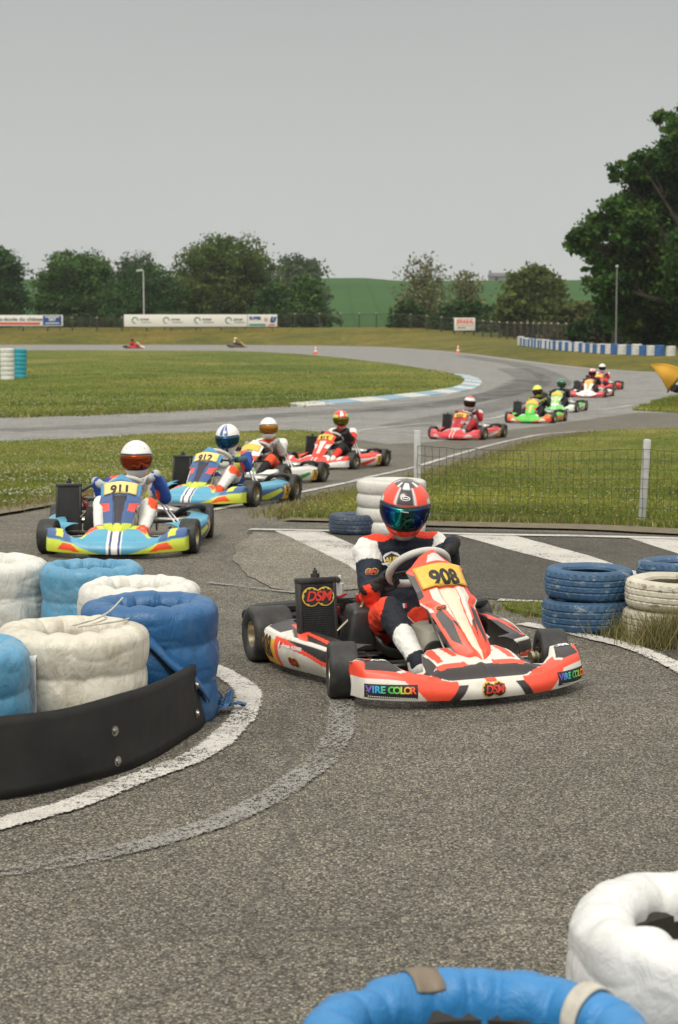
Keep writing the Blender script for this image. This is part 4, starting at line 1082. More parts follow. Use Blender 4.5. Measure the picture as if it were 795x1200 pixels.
# blades
def blades(name,poly,n,h,w,cols,fade=None,seed=1,ymin=0,ymax=1e9,xr=None,label=None,dens=None):
    r=np.random.default_rng(seed); pa=np.array(poly); x0,y0=pa.min(0); x1,y1=pa.max(0)
    y0=max(y0,ymin); y1=min(y1,ymax)
    if xr: x0=max(x0,xr[0]); x1=min(x1,xr[1])
    X=[];Y=[];tot=0
    while tot<n:
        # uniform in 1/y, so near ground gets more
        u=r.random(60000); y=1/(1/y0+(1/y1-1/y0)*u) if y0>1 else y0+(y1-y0)*u
        lim=.20*y+.6; xx=r.uniform(-1,1,60000)*np.minimum(lim,60)
        k=(xx>x0)&(xx<x1)&inpoly(xx,y,poly)
        if fade: k&=r.random(60000)>sm(y,*fade)
        xx=xx[k];y=y[k]
        if dens is not None:
            d=np.array([noise.noise(Vector((a*.9,b*.9,5))) for a,b in zip(xx,y)]); k=d+.25>r.random(len(xx))*dens; xx=xx[k]; y=y[k]
        X.append(xx);Y.append(y);tot+=len(xx)
        if len(xx)==0 and len(X)>30: break
    X=np.concatenate(X)[:n];Y=np.concatenate(Y)[:n]; n=len(X)
    an=r.uniform(0,2*np.pi,n); hh=h*r.uniform(.4,1.25,n); ww=w*r.uniform(.6,1.3,n); le=r.normal(0,.45,n)*hh; le2=r.normal(0,.45,n)*hh
    bx,by=np.cos(an)*ww/2,np.sin(an)*ww/2; z0=gz(Y); hh=hh+z0
    v=np.stack([np.stack([X-bx,Y-by,z0],1),np.stack([X+bx,Y+by,z0],1),np.stack([X+le,Y+le2,hh],1)],1).reshape(-1,3)
    c_=np.array(cols)[r.integers(0,len(cols),n)]*r.uniform(.7,1.3,n)[:,None]
    q=np.array([noise.noise(Vector((a*.35,b*.35,1))) for a,b in zip(X,Y)])[:,None]; c_=c_*(1+.45*q)+np.array([.14,.075,.02])*np.clip(q-.05,0,1)
    o=mesh_np(name,v,np.arange(3*n).reshape(-1,3),[leafmat],smooth=False,col=np.repeat(np.clip(c_,0,1),3,0)); o['kind']='stuff'
    if label: o['label']=label
    return o
def leafm(name,rough=.7,trans=.25):
    m,nt,bs=newmat(name); a=nt.nodes.new('ShaderNodeAttribute'); a.attribute_name='Col'
    nt.links.new(a.outputs['Color'],bs.inputs['Base Color']); bs.inputs['Roughness'].default_value=rough; bs.inputs['Specular IOR Level'].default_value=.2
    tl=nt.nodes.new('ShaderNodeBsdfTranslucent'); nt.links.new(a.outputs['Color'],tl.inputs[0]); mx=nt.nodes.new('ShaderNodeMixShader'); mx.inputs[0].default_value=trans
    nt.links.new(bs.outputs[0],mx.inputs[1]); nt.links.new(tl.outputs[0],mx.inputs[2]); nt.links.new(mx.outputs[0],nt.nodes['Material Output'].inputs[0]); return m
leafmat=leafm('leaf')
gc=[(.11,.165,.020),(.145,.195,.026),(.20,.22,.042),(.28,.25,.075),(.085,.135,.018)]
yg=[(.20,.19,.07),(.25,.22,.09),(.13,.15,.04),(.30,.25,.12)]
blades('grass',G['left'],80000,.055,.022,gc,seed=1,label='short clover and grass on the verge left of the chicane')
blades('grass',G['right'],120000,.055,.018,gc,seed=2,label='rough grass behind the wire fence',fade=(24,70))
blades('grass',G['infield'],80000,.08,.06,[(.10,.165,.020),(.145,.20,.028),(.22,.225,.050)],seed=3,fade=(40,170),label='mown grass of the infield')
blades('grass',G['wedge'],12000,.035,.010,gc+yg,seed=4,label='grass growing round the loose painted tyres')
blades('grass',G['tip'],9000,.10,.04,gc,seed=5,label='grass tongue between the two tracks')
def along(name,px,n,spread,h,w,cols,seed,label):
    p=catmull(pxs(px),12); r=np.random.default_rng(seed); k=r.integers(0,len(p)-1,n); t=r.random(n)
    A=np.array([tuple(v) for v in p]); Q=A[k]+(A[k+1]-A[k])*t[:,None]; X=Q[:,0]+r.normal(0,spread,n); Y=Q[:,1]+r.normal(0,spread,n)
    an=r.uniform(0,6.28,n); hh=h*r.uniform(.3,1.3,n); ww=w*r.uniform(.6,1.3,n)
    v=np.stack([np.stack([X-np.cos(an)*ww/2,Y-np.sin(an)*ww/2,gz(Y)],1),np.stack([X+np.cos(an)*ww/2,Y+np.sin(an)*ww/2,gz(Y)],1),np.stack([X+r.normal(0,.4,n)*hh,Y+r.normal(0,.4,n)*hh,hh+gz(Y)],1)],1).reshape(-1,3)
    c_=np.array(cols)[r.integers(0,len(cols),n)]*r.uniform(.7,1.3,n)[:,None]
    o=mesh_np(name,v,np.arange(3*n).reshape(-1,3),[leafmat],smooth=False,col=np.repeat(c_,3,0)); o['kind']='stuff'; o['label']=label; return o
along('dry_grass',[(345,606),(362,597),(392,586),(430,576),(484,564),(530,551),(560,542),(600,529),(640,517),(700,507)],14000,.16,.06,.02,yg,11,'yellowed grass along the track edge behind the near kart')
along('dry_grass',[(350,607),(420,609),(500,611),(620,612),(800,618),(900,622)],12000,.08,.055,.014,yg+gc,12,'dry grass fringe at the foot of the wire fence')
along('dry_grass',[(-100,610),(0,596),(60,587),(110,578),(180,570),(240,561),(290,547),(340,532),(385,518)],14000,.18,.06,.02,yg,13,'yellowed grass edging the clover verge')
along('dry_grass',[(0,489),(120,485),(200,481),(300,477),(360,474)],6000,.3,.10,.05,yg+gc,14,'straw coloured fringe on the infield edge')
# straw tufts by the painted tyres
for i,(px,py,n,h) in enumerate(((690,733,220,.07),(722,739,350,.10),(760,748,900,.20),(788,757,1200,.22),(640,722,260,.06),(600,714,250,.05),(796,758,700,.25),(738,743,300,.12))):
    p=P(px,py); r=np.random.default_rng(50+i); X=p.x+r.normal(0,.10,n); Y=p.y+r.normal(0,.06,n); hh=h*r.uniform(.3,1.1,n); an=r.uniform(0,6.28,n); w=.006
    v=np.stack([np.stack([X-np.cos(an)*w/2,Y-np.sin(an)*w/2,X*0],1),np.stack([X+np.cos(an)*w/2,Y+np.sin(an)*w/2,X*0],1),np.stack([X+r.normal(0,.35,n)*hh,Y+r.normal(0,.3,n)*hh,hh],1)],1).reshape(-1,3)
    c_=np.array(yg+[(.32,.26,.13),(.14,.15,.05)])[r.integers(0,6,n)]*r.uniform(.7,1.2,n)[:,None]
    o=mesh_np('straw_tuft',v,np.arange(3*n).reshape(-1,3),[leafmat],smooth=False,col=np.repeat(c_,3,0)); o['kind']='stuff'; o['label']='dry straw and grass growing against the loose tyres'
# flowers: small upright stars of petals
def flowers(name,poly,n,cols,s,seed,label,ymax=1e9,thr=.0):
    r=np.random.default_rng(seed); pa=np.array(poly); x0,y0=pa.min(0); x1,y1=pa.max(0); y1=min(y1,ymax); pts=[]
    while len(pts)<n:
        y=1/(1/y0+(1/y1-1/y0)*r.random()); x=r.uniform(-1,1)*(.2*y+.4)
        if inpoly(np.array([x]),np.array([y]),poly)[0] and noise.noise(Vector((x*.6,y*.6,9)))+.2>thr*r.random(): pts.append((x,y))
    V=[];F=[];C=[]
    for x,y in pts:
        h=r.uniform(.03,.065)+float(gz(y)); q=s*r.uniform(.7,1.3); b0=len(V); cc_=cols[r.integers(0,len(cols))]
        V+=[(x,y,h+q*.5),(x+q,y,h),(x,y+q,h),(x-q,y,h),(x,y-q,h),(x,y,h-q*.5)]
        F+=[[b0,b0+1,b0+2],[b0,b0+2,b0+3],[b0,b0+3,b0+4],[b0,b0+4,b0+1],[b0+5,b0+2,b0+1],[b0+5,b0+3,b0+2],[b0+5,b0+4,b0+3],[b0+5,b0+1,b0+4]]; C+=[cc_]*6
    o=mesh_np(name,V,np.array(F),[leafmat],smooth=False,col=np.array(C)); o['kind']='stuff'; o['label']=label
flowers('clover_flowers',G['left'],2600,[(.6,.6,.5),(.5,.52,.38)],.013,3,'white clover flowers scattered in the left verge')
flowers('wild_flowers',G['right'],520,[(.6,.58,.48),(.5,.48,.38),(.6,.45,.05)],.010,4,'white and yellow flowers in the grass behind the fence',ymax=24)
flowers('clover_flowers',G['infield'],1200,[(.5,.5,.4)],.022,5,'sparse white flowers in the infield grass',ymax=60)
# kerb stones round the infield tip
kw=pbr('kerb white',(.50,.50,.46),.7,var=.12,dirt=(.2,.18,.15)); kb=pbr('kerb blue',srgb(122,150,168),.7,var=.12,dirt=(.25,.23,.2))
kp=catmull(pxs([(350,476.5),(400,472.5),(440,469.5),(480,465.5),(520,460.8),(545,456),(554,450),(552,444.5),(538,439.6)]),12); b=MB()
L=[0]
for a,q in zip(kp,kp[1:]): L.append(L[-1]+(q-a).length)
s=0;i=0
def at(s):
    k=min(len(kp)-2,max(0,int(np.searchsorted(L,s))-1)); t=(s-L[k])/(L[k+1]-L[k]); return kp[k].lerp(kp[k+1],t),(kp[k+1]-kp[k]).normalized()
while s<L[-1]-1:
    a,ta=at(s); q,tb=at(min(L[-1]-.01,s+1.46)); na=Vector((-ta.y,ta.x,0)); nb=Vector((-tb.y,tb.x,0)); w=.32
    V=[a-na*w,q-nb*w,q+nb*w,a+na*w]; V=[Vector((v.x,v.y,z+float(gz(v.y)))) for z in (.0,.10) for v in V]; V[4]=V[4]+Vector((0,0,-.07)); V[5]=V[5]+Vector((0,0,-.07))
    b.add(V,[[0,3,2,1],[4,5,6,7],[0,1,5,4],[2,3,7,6],[1,2,6,5],[3,0,4,7]],kb if i%2 else kw); s+=1.5;i+=1
tag(b.build('kerb',smooth=False),kind='structure')
# ================================================================== WRAPPED TYRE STACKS
def tarp(name,colr,dirt,amt,rough=.33,weave=True):
    m,nt,bs=newmat(name); co=ocoord(nt)
    a=mixcol(nt,ramp(nt,noi(nt,co,2.2,5,.6),[(.3,.0),(.7,1.)]),tuple(x*.82 for x in colr),tuple(min(1,x*1.12) for x in colr))
    d=noi(nt,co,5,8,.72); a=mixcol(nt,ramp(nt,d,[(.48,0.),(.72,amt)]),a,dirt)
    st=ocoord(nt,'Object',(7,7,1.1)); a=mixcol(nt,ramp(nt,noi(nt,st,2.2,5,.65),[(.55,0.),(.8,amt*.8)]),a,tuple(x*.7 for x in dirt))
    nt.links.new(a,bs.inputs['Base Color']); bs.inputs['Roughness'].default_value=rough; bs.inputs['Specular IOR Level'].default_value=.5
    w=noi(nt,ocoord(nt,'Object',(1,1,.55)),15,7,.6,.5); rg=nt.nodes.new('ShaderNodeMath'); rg.operation='PINGPONG'; rg.inputs[1].default_value=.16; nt.links.new(w,rg.inputs[0]); bump(nt,rg.outputs[0],.48,.03,bs)
    return m
tb=tarp('light blue tarp',srgb(82,144,178),srgb(150,172,178),.35); td=tarp('deep blue tarp',srgb(32,90,140),srgb(90,110,130),.3,.36)
tw=tarp('dirty white tarp',srgb(216,214,206),srgb(160,150,128),.5); tc=tarp('cream tarp',srgb(210,204,188),srgb(116,98,66),.6); tn=tarp('clean white tarp',srgb(222,222,220),srgb(150,145,130),.35)
tB=tarp('bright blue tarp',srgb(50,126,184),srgb(40,90,130),.35,.38)
STRAP=pbr('rope',(.50,.47,.40),.8,var=.2,dirt=(.25,.2,.14),vscale=30)
INNER=pbr('tyre inside',(.03,.028,.025),.8,var=.3,dirt=(.12,.10,.07))
def wrapped(name,x,y,Rr,h,mat,seed,n=3,ri=.165,folds=13,label='',ell=1.0,lump=.0065,rings=120,hole=None,bulge=.014):
    r=random.Random(seed); nt_=200
    ht=h/n; prof=[]
    # from inside the hole, over the top ring, down the outside
    tr=(Rr-ri)/2; rc=(Rr+ri)/2; th=min(ht*.5,.062)
    for k in range(22): a=math.pi*1.12-k*(math.pi*1.12-math.pi*.05)/21; prof.append((rc+tr*math.cos(a), h-th+th*math.sin(a) if math.sin(a)>-.3 else h-th*1.5, 'r'))
    zt=h-th; m_=64
    for k in range(1,m_+1):
        z=zt*(1-k/m_); ph=((h-z)/ht)%1.0; prof.append((Rr+bulge*abs(math.sin(math.pi*ph))**.7-bulge, max(z,0.0), 's'))
    V=[]; off=Vector((seed*3.1,seed*1.7,0))
    for (rr,z,kd) in prof:
        for j in range(nt_):
            a=2*math.pi*j/nt_; d=Vector((math.cos(a),math.sin(a),0)); p=Vector((d.x*rr,d.y*rr*ell,z))
            w=noise.noise(Vector((d.x*1.6,d.y*1.6,z*4))+off)*lump*1.5+noise.noise(Vector((d.x*5,d.y*5,z*7))+off)*lump*.8
            # tension folds running diagonally over the side
            w+=(1-abs(noise.noise(Vector((a*2.2+z*5,z*3.5-a,seed)))))**6*lump*.5
            w+=-(1-abs(noise.noise(Vector((a*1.3-z*3,z*9,seed+9)))))**9*lump*.6
            inn=max(0,min(1,(rc+.02-rr)/(tr*.8))) if kd=='r' else 0
            fo=(abs(math.sin(a*folds/2+2*noise.noise(Vector((d.x*2,d.y*2,seed)))))**.6-.6)*.024*inn
            q=p+d*(w-fo*.5); q.z+= (w*.7 if kd=='r' else 0)+fo*.8*(1 if kd=='r' else 0)
            q.z=max(0.0,q.z); V.append(q)
    N=len(prof); F=[]
    for i in range(N-1):
        for j in range(nt_): l=(j+1)%nt_; F.append([i*nt_+j,(i+1)*nt_+j,(i+1)*nt_+l,i*nt_+l])
    o=mesh_np(name,[tuple(v) for v in V],np.array(F),[mat]); o.location=(x,y,0)
    tag(o,label,'tyre stack','wrapped tyre stacks on the inside of the bend')
    b=MB(); b.lathe([(0,h-th*2.2),(ri*1.02,h-th*2.2),(ri*.98,h-th*1.3),(ri+.01,h-th*1.0)],INNER,40); b.build('tyre_core',o)
    return o
def ctr(px,py_back,h,Rr,px_c=None):
    """stack centre from the photo row of its top back rim"""
    q=P(px,py_back+2,h); d=q.y; s=(d-Rr)/d; return q.x*s,d-Rr
H=.52
stk=[('s4',176,689,.300,H,td,4,'deep blue wrapped tyre stack, torn, at the right end of the barrier'),
     ('s3',163,670,.285,H,tw,3,'dirty white wrapped tyre stack behind the torn deep blue one'),
     ('s5',84,716,.305,H,tc,5,'stained cream wrapped tyre stack tied with cord, left of the deep blue one'),
     ('s2',108,651,.262,H,tb,2,'light blue wrapped tyre stack in the back row, white ones on either side'),
     ('s1',-8,645,.285,H,tw,1,'white wrapped tyre stack in the back row, cut by the left edge of the photo'),
     ('s6',-58,737,.300,H,tb,6,'light blue wrapped tyre stack in front, cut by the left edge of the photo')]
ST={}
for k,px,py,Rr,h,mat,sd,lab in stk:
    x,y=ctr(px,py,h,Rr); ST[k]=(x,y,Rr,wrapped('wrapped_tyre_stack',x,y,Rr,h,mat,sd,label=lab))
x,y=ctr(-88,637,H,.27); wrapped('wrapped_tyre_stack',x,y,.27,H,tb,8,label='light blue wrapped tyre stack farthest back on the left')
def over_ring(st,ang,wd,mat,h=H,ri=.165,t=.004,name='strap',lo=.30,a0=1.05,a1=0.0):
    """a band lying on the ring, fitted to its real surface"""
    x,y,Rr,o=st; tr=(Rr-ri)/2; rc=(Rr+ri)/2; me=o.data; V=[];F=[]
    bvh=BVHTree.FromPolygons([v.co.copy() for v in me.vertices],[list(p.vertices) for p in me.polygons])
    d=Vector((math.cos(ang),math.sin(ang),0)); q=Vector((-d.y,d.x,0)); n=22; m=5
    rows=[]
    for k in range(n):
        a=math.pi*(a0+(a1-a0)*k/(n-1)); rows.append((d*rc+Vector((0,0,h-.062)),d*math.cos(a)+Vector((0,0,math.sin(a)))))
    if lo>.08 and a1==0:
        for k in range(1,9): rows.append((d*rc+Vector((0,0,h-.062-(lo-.062)*k/8)),d.copy()))
    for c_,dr in rows:
        for k in range(m):
            s_=(k/(m-1)-.5)*wd; o_=c_+q*s_; hit_,_,_,_=bvh.ray_cast(o_,dr,.5); p=(hit_ if hit_ is not None else o_+dr*tr)+dr*.002; V.append(tuple(p))
    for i in range(len(rows)-1):
        for k in range(m-1): F.append([i*m+k,i*m+k+1,(i+1)*m+k+1,(i+1)*m+k])
    s=mesh_np(name,V,F,[mat],o); md=s.modifiers.new('s','SOLIDIFY'); md.thickness=t; md.offset=1
    b_=s.data.polygons[len(F)//3]
    if b_.normal.dot(rows[len(rows)//3][1])<0: md.offset=-1
    return s
def cord(st,pts,r=.004,mat=STRAP,name='cord'):
    b=MB(); b.tube(pts,r,mat,6,smooth=6); return b.build(name,st[3])
cord(ST['s5'],[(.02,-.10,H+.012),(.10,-.06,H+.03),(.15,.02,H+.05),(.20,.06,H+.10)],.004); cord(ST['s5'],[(.08,-.12,H+.015),(.14,-.02,H+.025),(.12,.08,H+.02)],.004)
cord(ST['s5'],[(.05,-.16,H+.016),(.13,-.11,H+.02),(.20,-.02,H+.018),(.22,.07,H+.012)],.004)
def patchon(st,a0,a1,z0,z1,mat,name,off=.012,tri=False,Rr=None,seed=0):
    """a loose sheet lying on the flank of a stack"""
    x,y,R0,o=st; V=[];F=[]; nu,nv=24,16
    for i in range(nu):
        for j in range(nv):
            u,v=i/(nu-1),j/(nv-1); aa=a0+(a1-a0)*u*(1-(.85*(1-v) if tri else 0)); z=z0+(z1-z0)*v
            rr=R0+off+.006*noise.noise(Vector((u*6,v*6,seed)))
            if z>H-.09: rr-= (z-(H-.09))*.9
            V.append((rr*math.cos(aa),rr*math.sin(aa),z))
    for i in range(nu-1):
        for j in range(nv-1): F.append([i*nv+j,(i+1)*nv+j,(i+1)*nv+j+1,i*nv+j+1])
    q=mesh_np(name,V,F,[mat],o); m=q.modifiers.new('s','SOLIDIFY'); m.thickness=.003; m.offset=1; return q
patchon(ST['s5'],R(-150),R(-108),.20,H-.055,tn,'repair_sheet',off=.006,tri=False,seed=2)
tornm=pbr('torn gap',(.012,.012,.012),.8)
# torn seam on the deep blue stack: a curling flap with a dark gap behind it
x,y,R0,o=ST['s4']; V=[];F=[]; n=26
for i in range(n):
    t=i/(n-1); a=R(-98)+t*R(64); z=.40-.30*t**1.2+.012*math.sin(t*9); w=.010+.020*math.sin(math.pi*t)
    V+=[((R0+.004)*math.cos(a),(R0+.004)*math.sin(a),z+w*.4),((R0+.006)*math.cos(a),(R0+.006)*math.sin(a),z-w)]
for i in range(n-1): F.append([2*i,2*i+1,2*i+3,2*i+2])
q=mesh_np('torn_gap',V,F,[tornm],o); md=q.modifiers.new('s','SOLIDIFY'); md.thickness=.004; md.offset=1
V=[];F=[]
for i in range(n):
    t=i/(n-1); a=R(-98)+t*R(64); z=.40-.30*t**1.2+.012*math.sin(t*9)
    for k,(dr,dz) in enumerate(((.006,.045),(.020,.022),(.030,.004),(.024,-.006))): V.append(((R0+dr)*math.cos(a),(R0+dr)*math.sin(a),z+dz))
for i in range(n-1):
    for k in range(3): F.append([4*i+k,4*i+k+1,4*i+k+5,4*i+k+4])
q=mesh_np('torn_flap',V,F,[td],o); md=q.modifiers.new('s','SOLIDIFY'); md.thickness=.003; md.offset=1
# rubber belt round the front of the barrier
bt=catmull([Vector((p.x,p.y,0)) for p in [P(a,b) for a,b in [(-260,955),(-120,952),(0,938),(80,923),(160,899),(215,868),(236,852),(245,836)]]],10)
BELT=pbr('rubber belt',(.006,.006,.0055),.7,var=.5,vscale=7,bmp=.25,bscale=12,dirt=(.035,.03,.025),dirtamt=.3)
V=[];F=[];n=len(bt); hb=.295
for i,p in enumerate(bt):
    t=(bt[min(n-1,i+1)]-bt[max(0,i-1)]).normalized(); q=Vector((-t.y,t.x,0))
    for k in range(9):
        z=hb*k/8; le=.03*(k/8)+.008*noise.noise(Vector((i*.11,k*.3,2)))
        V.append(p+q*le+Vector((0,0,.004+z*(1-.16*max(0,(i/n-.55)/.45))*(1+.05*noise.noise(Vector((i*.08,0,5)))))))
for i in range(n-1):
    for k in range(8): F.append([i*9+k,(i+1)*9+k,(i+1)*9+k+1,i*9+k+1])
belt=mesh_np('rubber_belt',[tuple(v) for v in V],F,[BELT]); md=belt.modifiers.new('s','SOLIDIFY'); md.thickness=.012; md.offset=0
tag(belt,'black rubber conveyor belt bolted round the front of the wrapped tyre stacks','belt')
for (a,c_) in ((132,857),(132,893),(232,803),(229,836)):
    best=min(range(n),key=lambda i:abs(397.5+bt[i].x/bt[i].y*FP-a)); p=bt[best]; t=(bt[best+1]-bt[best-1]).normalized(); q=Vector((t.y,-t.x,0)); 
    if q.y>0: q=-q
    z=max(.05,D(a,c_,p.y).z); b=MB(); M=Matrix.Translation(p+Vector((0,0,z))+q*(-.03*z/hb+.004))@q.to_track_quat('Z','Y').to_matrix().to_4x4()
    b.lathe([(0,.002),(.020,.002),(.020,.005),(.013,.006),(.012,.012),(.006,.014),(0,.014)],STEEL,16,M); b.build('bolt',belt)
# blue rags trailing from the torn wrap
def rag(pts,w,seed,name='torn_rag',thick=.004):
    p=catmull([Vector(v) for v in pts],8); V=[];F=[]; n=len(p); m=8
    for i,v in enumerate(p):
        t=(p[min(n-1,i+1)]-p[max(0,i-1)]).normalized(); q=t.cross(Vector((0,0,1))); 
        if q.length<.2: q=Vector((1,.3,0))
        q.normalize(); ww=w*(1-.75*(i/(n-1))**2)
        for k in range(m):
            s=k/(m-1)-.5; V.append(v+q*s*ww+Vector((0,-.012*math.sin(k*2.1+i*.35+seed),.014*noise.noise(Vector((i*.4,k*.8,seed)))+.012*abs(math.sin(k*1.7)))))
    for i in range(n-1):
        for k in range(m-1): F.append([i*m+k,(i+1)*m+k,(i+1)*m+k+1,i*m+k+1])
    for v in V: v.z=max(.006,v.z)
    o=mesh_np(name,[tuple(v) for v in V],F,[td]); s=o.modifiers.new('s','SOLIDIFY'); s.thickness=thick; s.offset=1; return o
e=P(246,832); g=P(262,838)
o_=ST['s4'][3]
for k,(pts,w) in enumerate(([(e.x-.03,e.y+.02,.30),(e.x+.0,e.y-.02,.20),(e.x+.0,e.y-.03,.10),(e.x+.01,e.y-.05,.02)],.10),) if False else ():
    pass
rags=[([(e.x-.05,e.y+.06,.31),(e.x-.01,e.y-.0,.20),(e.x-.01,e.y-.03,.09),(e.x+.02,e.y-.05,.02)],.085),
      ([(e.x+.00,e.y-.02,.10),(e.x+.05,e.y-.05,.05),(e.x+.09,e.y-.03,.03),(e.x+.16,e.y+.0,.02)],.09),
      ([(e.x+.0,e.y-.05,.04),(e.x+.05,e.y-.10,.03),(e.x+.08,e.y-.08,.05),(e.x+.10,e.y-.03,.09)],.07)]
for i,(pts,w) in enumerate(rags):
    r_=rag(pts,w,i); r_.parent=o_; r_.location=(-ST['s4'][0],-ST['s4'][1],0)
# foreground rings
x,y=ctr(569,1122,.44,.335); fb=wrapped('wrapped_tyre_stack',x,y,.335,.44,tB,21,n=2,ri=.22,folds=19,label='bright blue wrapped tyre stack in the near foreground, patched with brown tape',lump=.009)
STf=(x,y,.335,fb)
x2,y2=ctr(848,1008,.44,.335); fw=wrapped('wrapped_tyre_stack',x2,y2,.335,.44,tn,22,n=2,ri=.195,folds=9,label='white wrapped tyre stack in the near foreground at the right edge',lump=.008)
over_ring(STf,R(38),.030,STRAP,h=.44,ri=.22,lo=.2,t=.006); over_ring(STf,R(112),.062,pbr('brown tape',srgb(118,104,88),.45,bmp=.3),h=.44,ri=.22,lo=.05,t=.002,name='tape',a0=.78,a1=.18)
# ================================================================== LOOSE PAINTED TYRES
def painted(name,colr,chip,amt):
    m,nt,bs=newmat(name); co=ocoord(nt); n=noi(nt,ocoord(nt,'Object',(1,1,2.2)),9,8,.75)
    a=mixcol(nt,ramp(nt,noi(nt,co,5,4),[(.3,.75),(.7,1.15)]),(0,0,0),colr,'MIX'); a=mixcol(nt,1.0,colr,ramp(nt,noi(nt,co,4,5),[(.3,.65),(.7,1.15)]),'MULTIPLY')
    a=mixcol(nt,ramp(nt,n,[(.56,0.),(.62,amt)]),a,chip); nt.links.new(a,bs.inputs['Base Color']); bs.inputs['Roughness'].default_value=.6
    bump(nt,noi(nt,co,60,4),.25,.01,bs); return m
pb=painted('blue painted rubber',srgb(52,86,118),srgb(150,160,160),.6); pw=painted('white painted rubber',srgb(196,190,172),srgb(60,56,50),.75); pdk=painted('faded blue rubber',srgb(58,72,92),srgb(130,135,135),.5)
def car_tyre(x,y,z,Rr,h,mat,label,seed,name='tyre'):
    n=140; hh=h/2; ri=Rr*.60
    prof=[(ri,-hh*.62),(ri+.006,-hh*.80),(ri+.03,-hh*.93),(Rr*.84,-hh),(Rr*.93,-hh*.90)]
    for k in range(21):
        t=-.80+1.6*k/20; prof.append((Rr-.012*abs(t)**3*1.5,hh*t))
    prof+=[(Rr*.93,hh*.90),(Rr*.84,hh),(ri+.03,hh*.93),(ri+.006,hh*.80),(ri,hh*.62),(ri+.02,hh*.5),(Rr*.9,hh*.3),(Rr*.9,-hh*.3),(ri+.02,-hh*.5)]
    N=len(prof); V=[]
    for i,(r_,z_) in enumerate(prof):
        for j in range(n):
            a=2*math.pi*j/n; g=0
            if 5<=i<=25:
                k=i-5
                if k in (5,10,15): g=-.007
                elif (j+ (k//5)*2)%4==0: g=-.005
            if i in (4,26) and j%4==0: g=-.004
            w=.004*noise.noise(Vector((math.cos(a)*1.5,math.sin(a)*1.5,seed)))
            V.append(((r_+g+w)*math.cos(a),(r_+g+w)*math.sin(a),z_+hh+w))
    F=[]
    for i in range(N):
        j=(i+1)%N
        for k in range(n): l=(k+1)%n; F.append([i*n+k,j*n+k,j*n+l,i*n+l][::-1])
    o=mesh_np(name,V,np.array(F),[mat]); o.data.set_sharp_from_angle(angle=R(32)); o.location=(x,y,z); o.rotation_euler=(R(random.uniform(-1,1)),R(random.uniform(-1,1)),seed)
    return tag(o,label,'tyre','loose painted tyres beside the run off')
def tc_(pxc,py_front,Rr,z=0): q=P(pxc,py_front,z); d=q.y+Rr; return q.x/q.y*d,d
T1=tc_(687,745,.252); car_tyre(T1[0],T1[1],0,.252,.178,pb,'blue painted tyre with chipped paint, bottom one of the pair nearest the kart',1)
car_tyre(T1[0]+.012,T1[1]+.02,.180,.252,.170,pb,'blue painted tyre, top one of the pair nearest the kart',2.2)
T2=tc_(786,756,.27); car_tyre(T2[0],T2[1],0,.27,.165,pw,'dirty white painted tyre, bottom one of the pair at the right edge',3.1)
car_tyre(T2[0]+.01,T2[1],.167,.268,.165,pw,'dirty white painted tyre, top one of the pair at the right edge',4)
d=T1[1]+.35; xx_=(800-397.5)/FP*d; car_tyre(xx_,d,0,.252,.178,pb,'dark blue tyre behind the white pair, underneath another',5); car_tyre(xx_,d,.18,.252,.172,pb,'dark blue painted tyre at the back right, resting on another',6)
T3=tc_(416,628,.20); car_tyre(T3[0],T3[1],0,.22,.165,pdk,'faded dark blue tyre lying flat at the left foot of the white ribbed stack',7)
# white ribbed stack behind the near driver
def ribbed(name,x,y,Rr,h,n,mat,label,group,sq=1.0,nn=48,seed=0,cat='tyre stack'):
    b=MB(); prof=[(Rr*.45,h-.03),(Rr*.55,h)]; 
    for k in range(n*10+1):
        z=h*(1-k/(n*10)); ph=(k%10)/10; rr=Rr*(.93+.07*math.sin(math.pi*ph)**.6); prof.append((rr*(.94 if k==0 else 1),z))
    prof.append((0,0)); b.lathe([(0,h-.12),(Rr*.45,h-.12)]+prof,mat,nn); o=b.build(name,sharp=60)
    for v in o.data.vertices:
        q=noise.noise(Vector((v.co.x*4+seed,v.co.y*4,v.co.z*3)))*.02; v.co.x*=1+q; v.co.y*=(1+q)
    o.location=(x,y,float(gz(y))); return tag(o,label,cat,group)
q=P(459,628); ribbed('wrapped_tyre_stack',(459-397.5)/FP*(q.y+.27),q.y+.27,.292,.45,4,tarp('ribbed white tarp',srgb(206,203,196),srgb(170,165,150),.3),'white ribbed tyre stack standing right behind the near driver',None)
# far left pair
q=P(9,446); wm=tarp('far white wrap',srgb(214,214,206),srgb(150,150,140),.3); tm_=tarp('turquoise wrap',srgb(40,150,168),srgb(60,110,120),.3)
ribbed('wrapped_tyre_stack',P(9,446).x,P(9,446).y,.27,1.24,7,wm,'tall white wrapped tyre column at the left edge of the infield',None)
a=ribbed('wrapped_tyre_stack',P(24,443.5).x,P(24,443.5).y,.25,1.18,7,tm_,'tall turquoise wrapped tyre column leaning beside the white one',None); a.rotation_euler=(0,R(1.5),0)
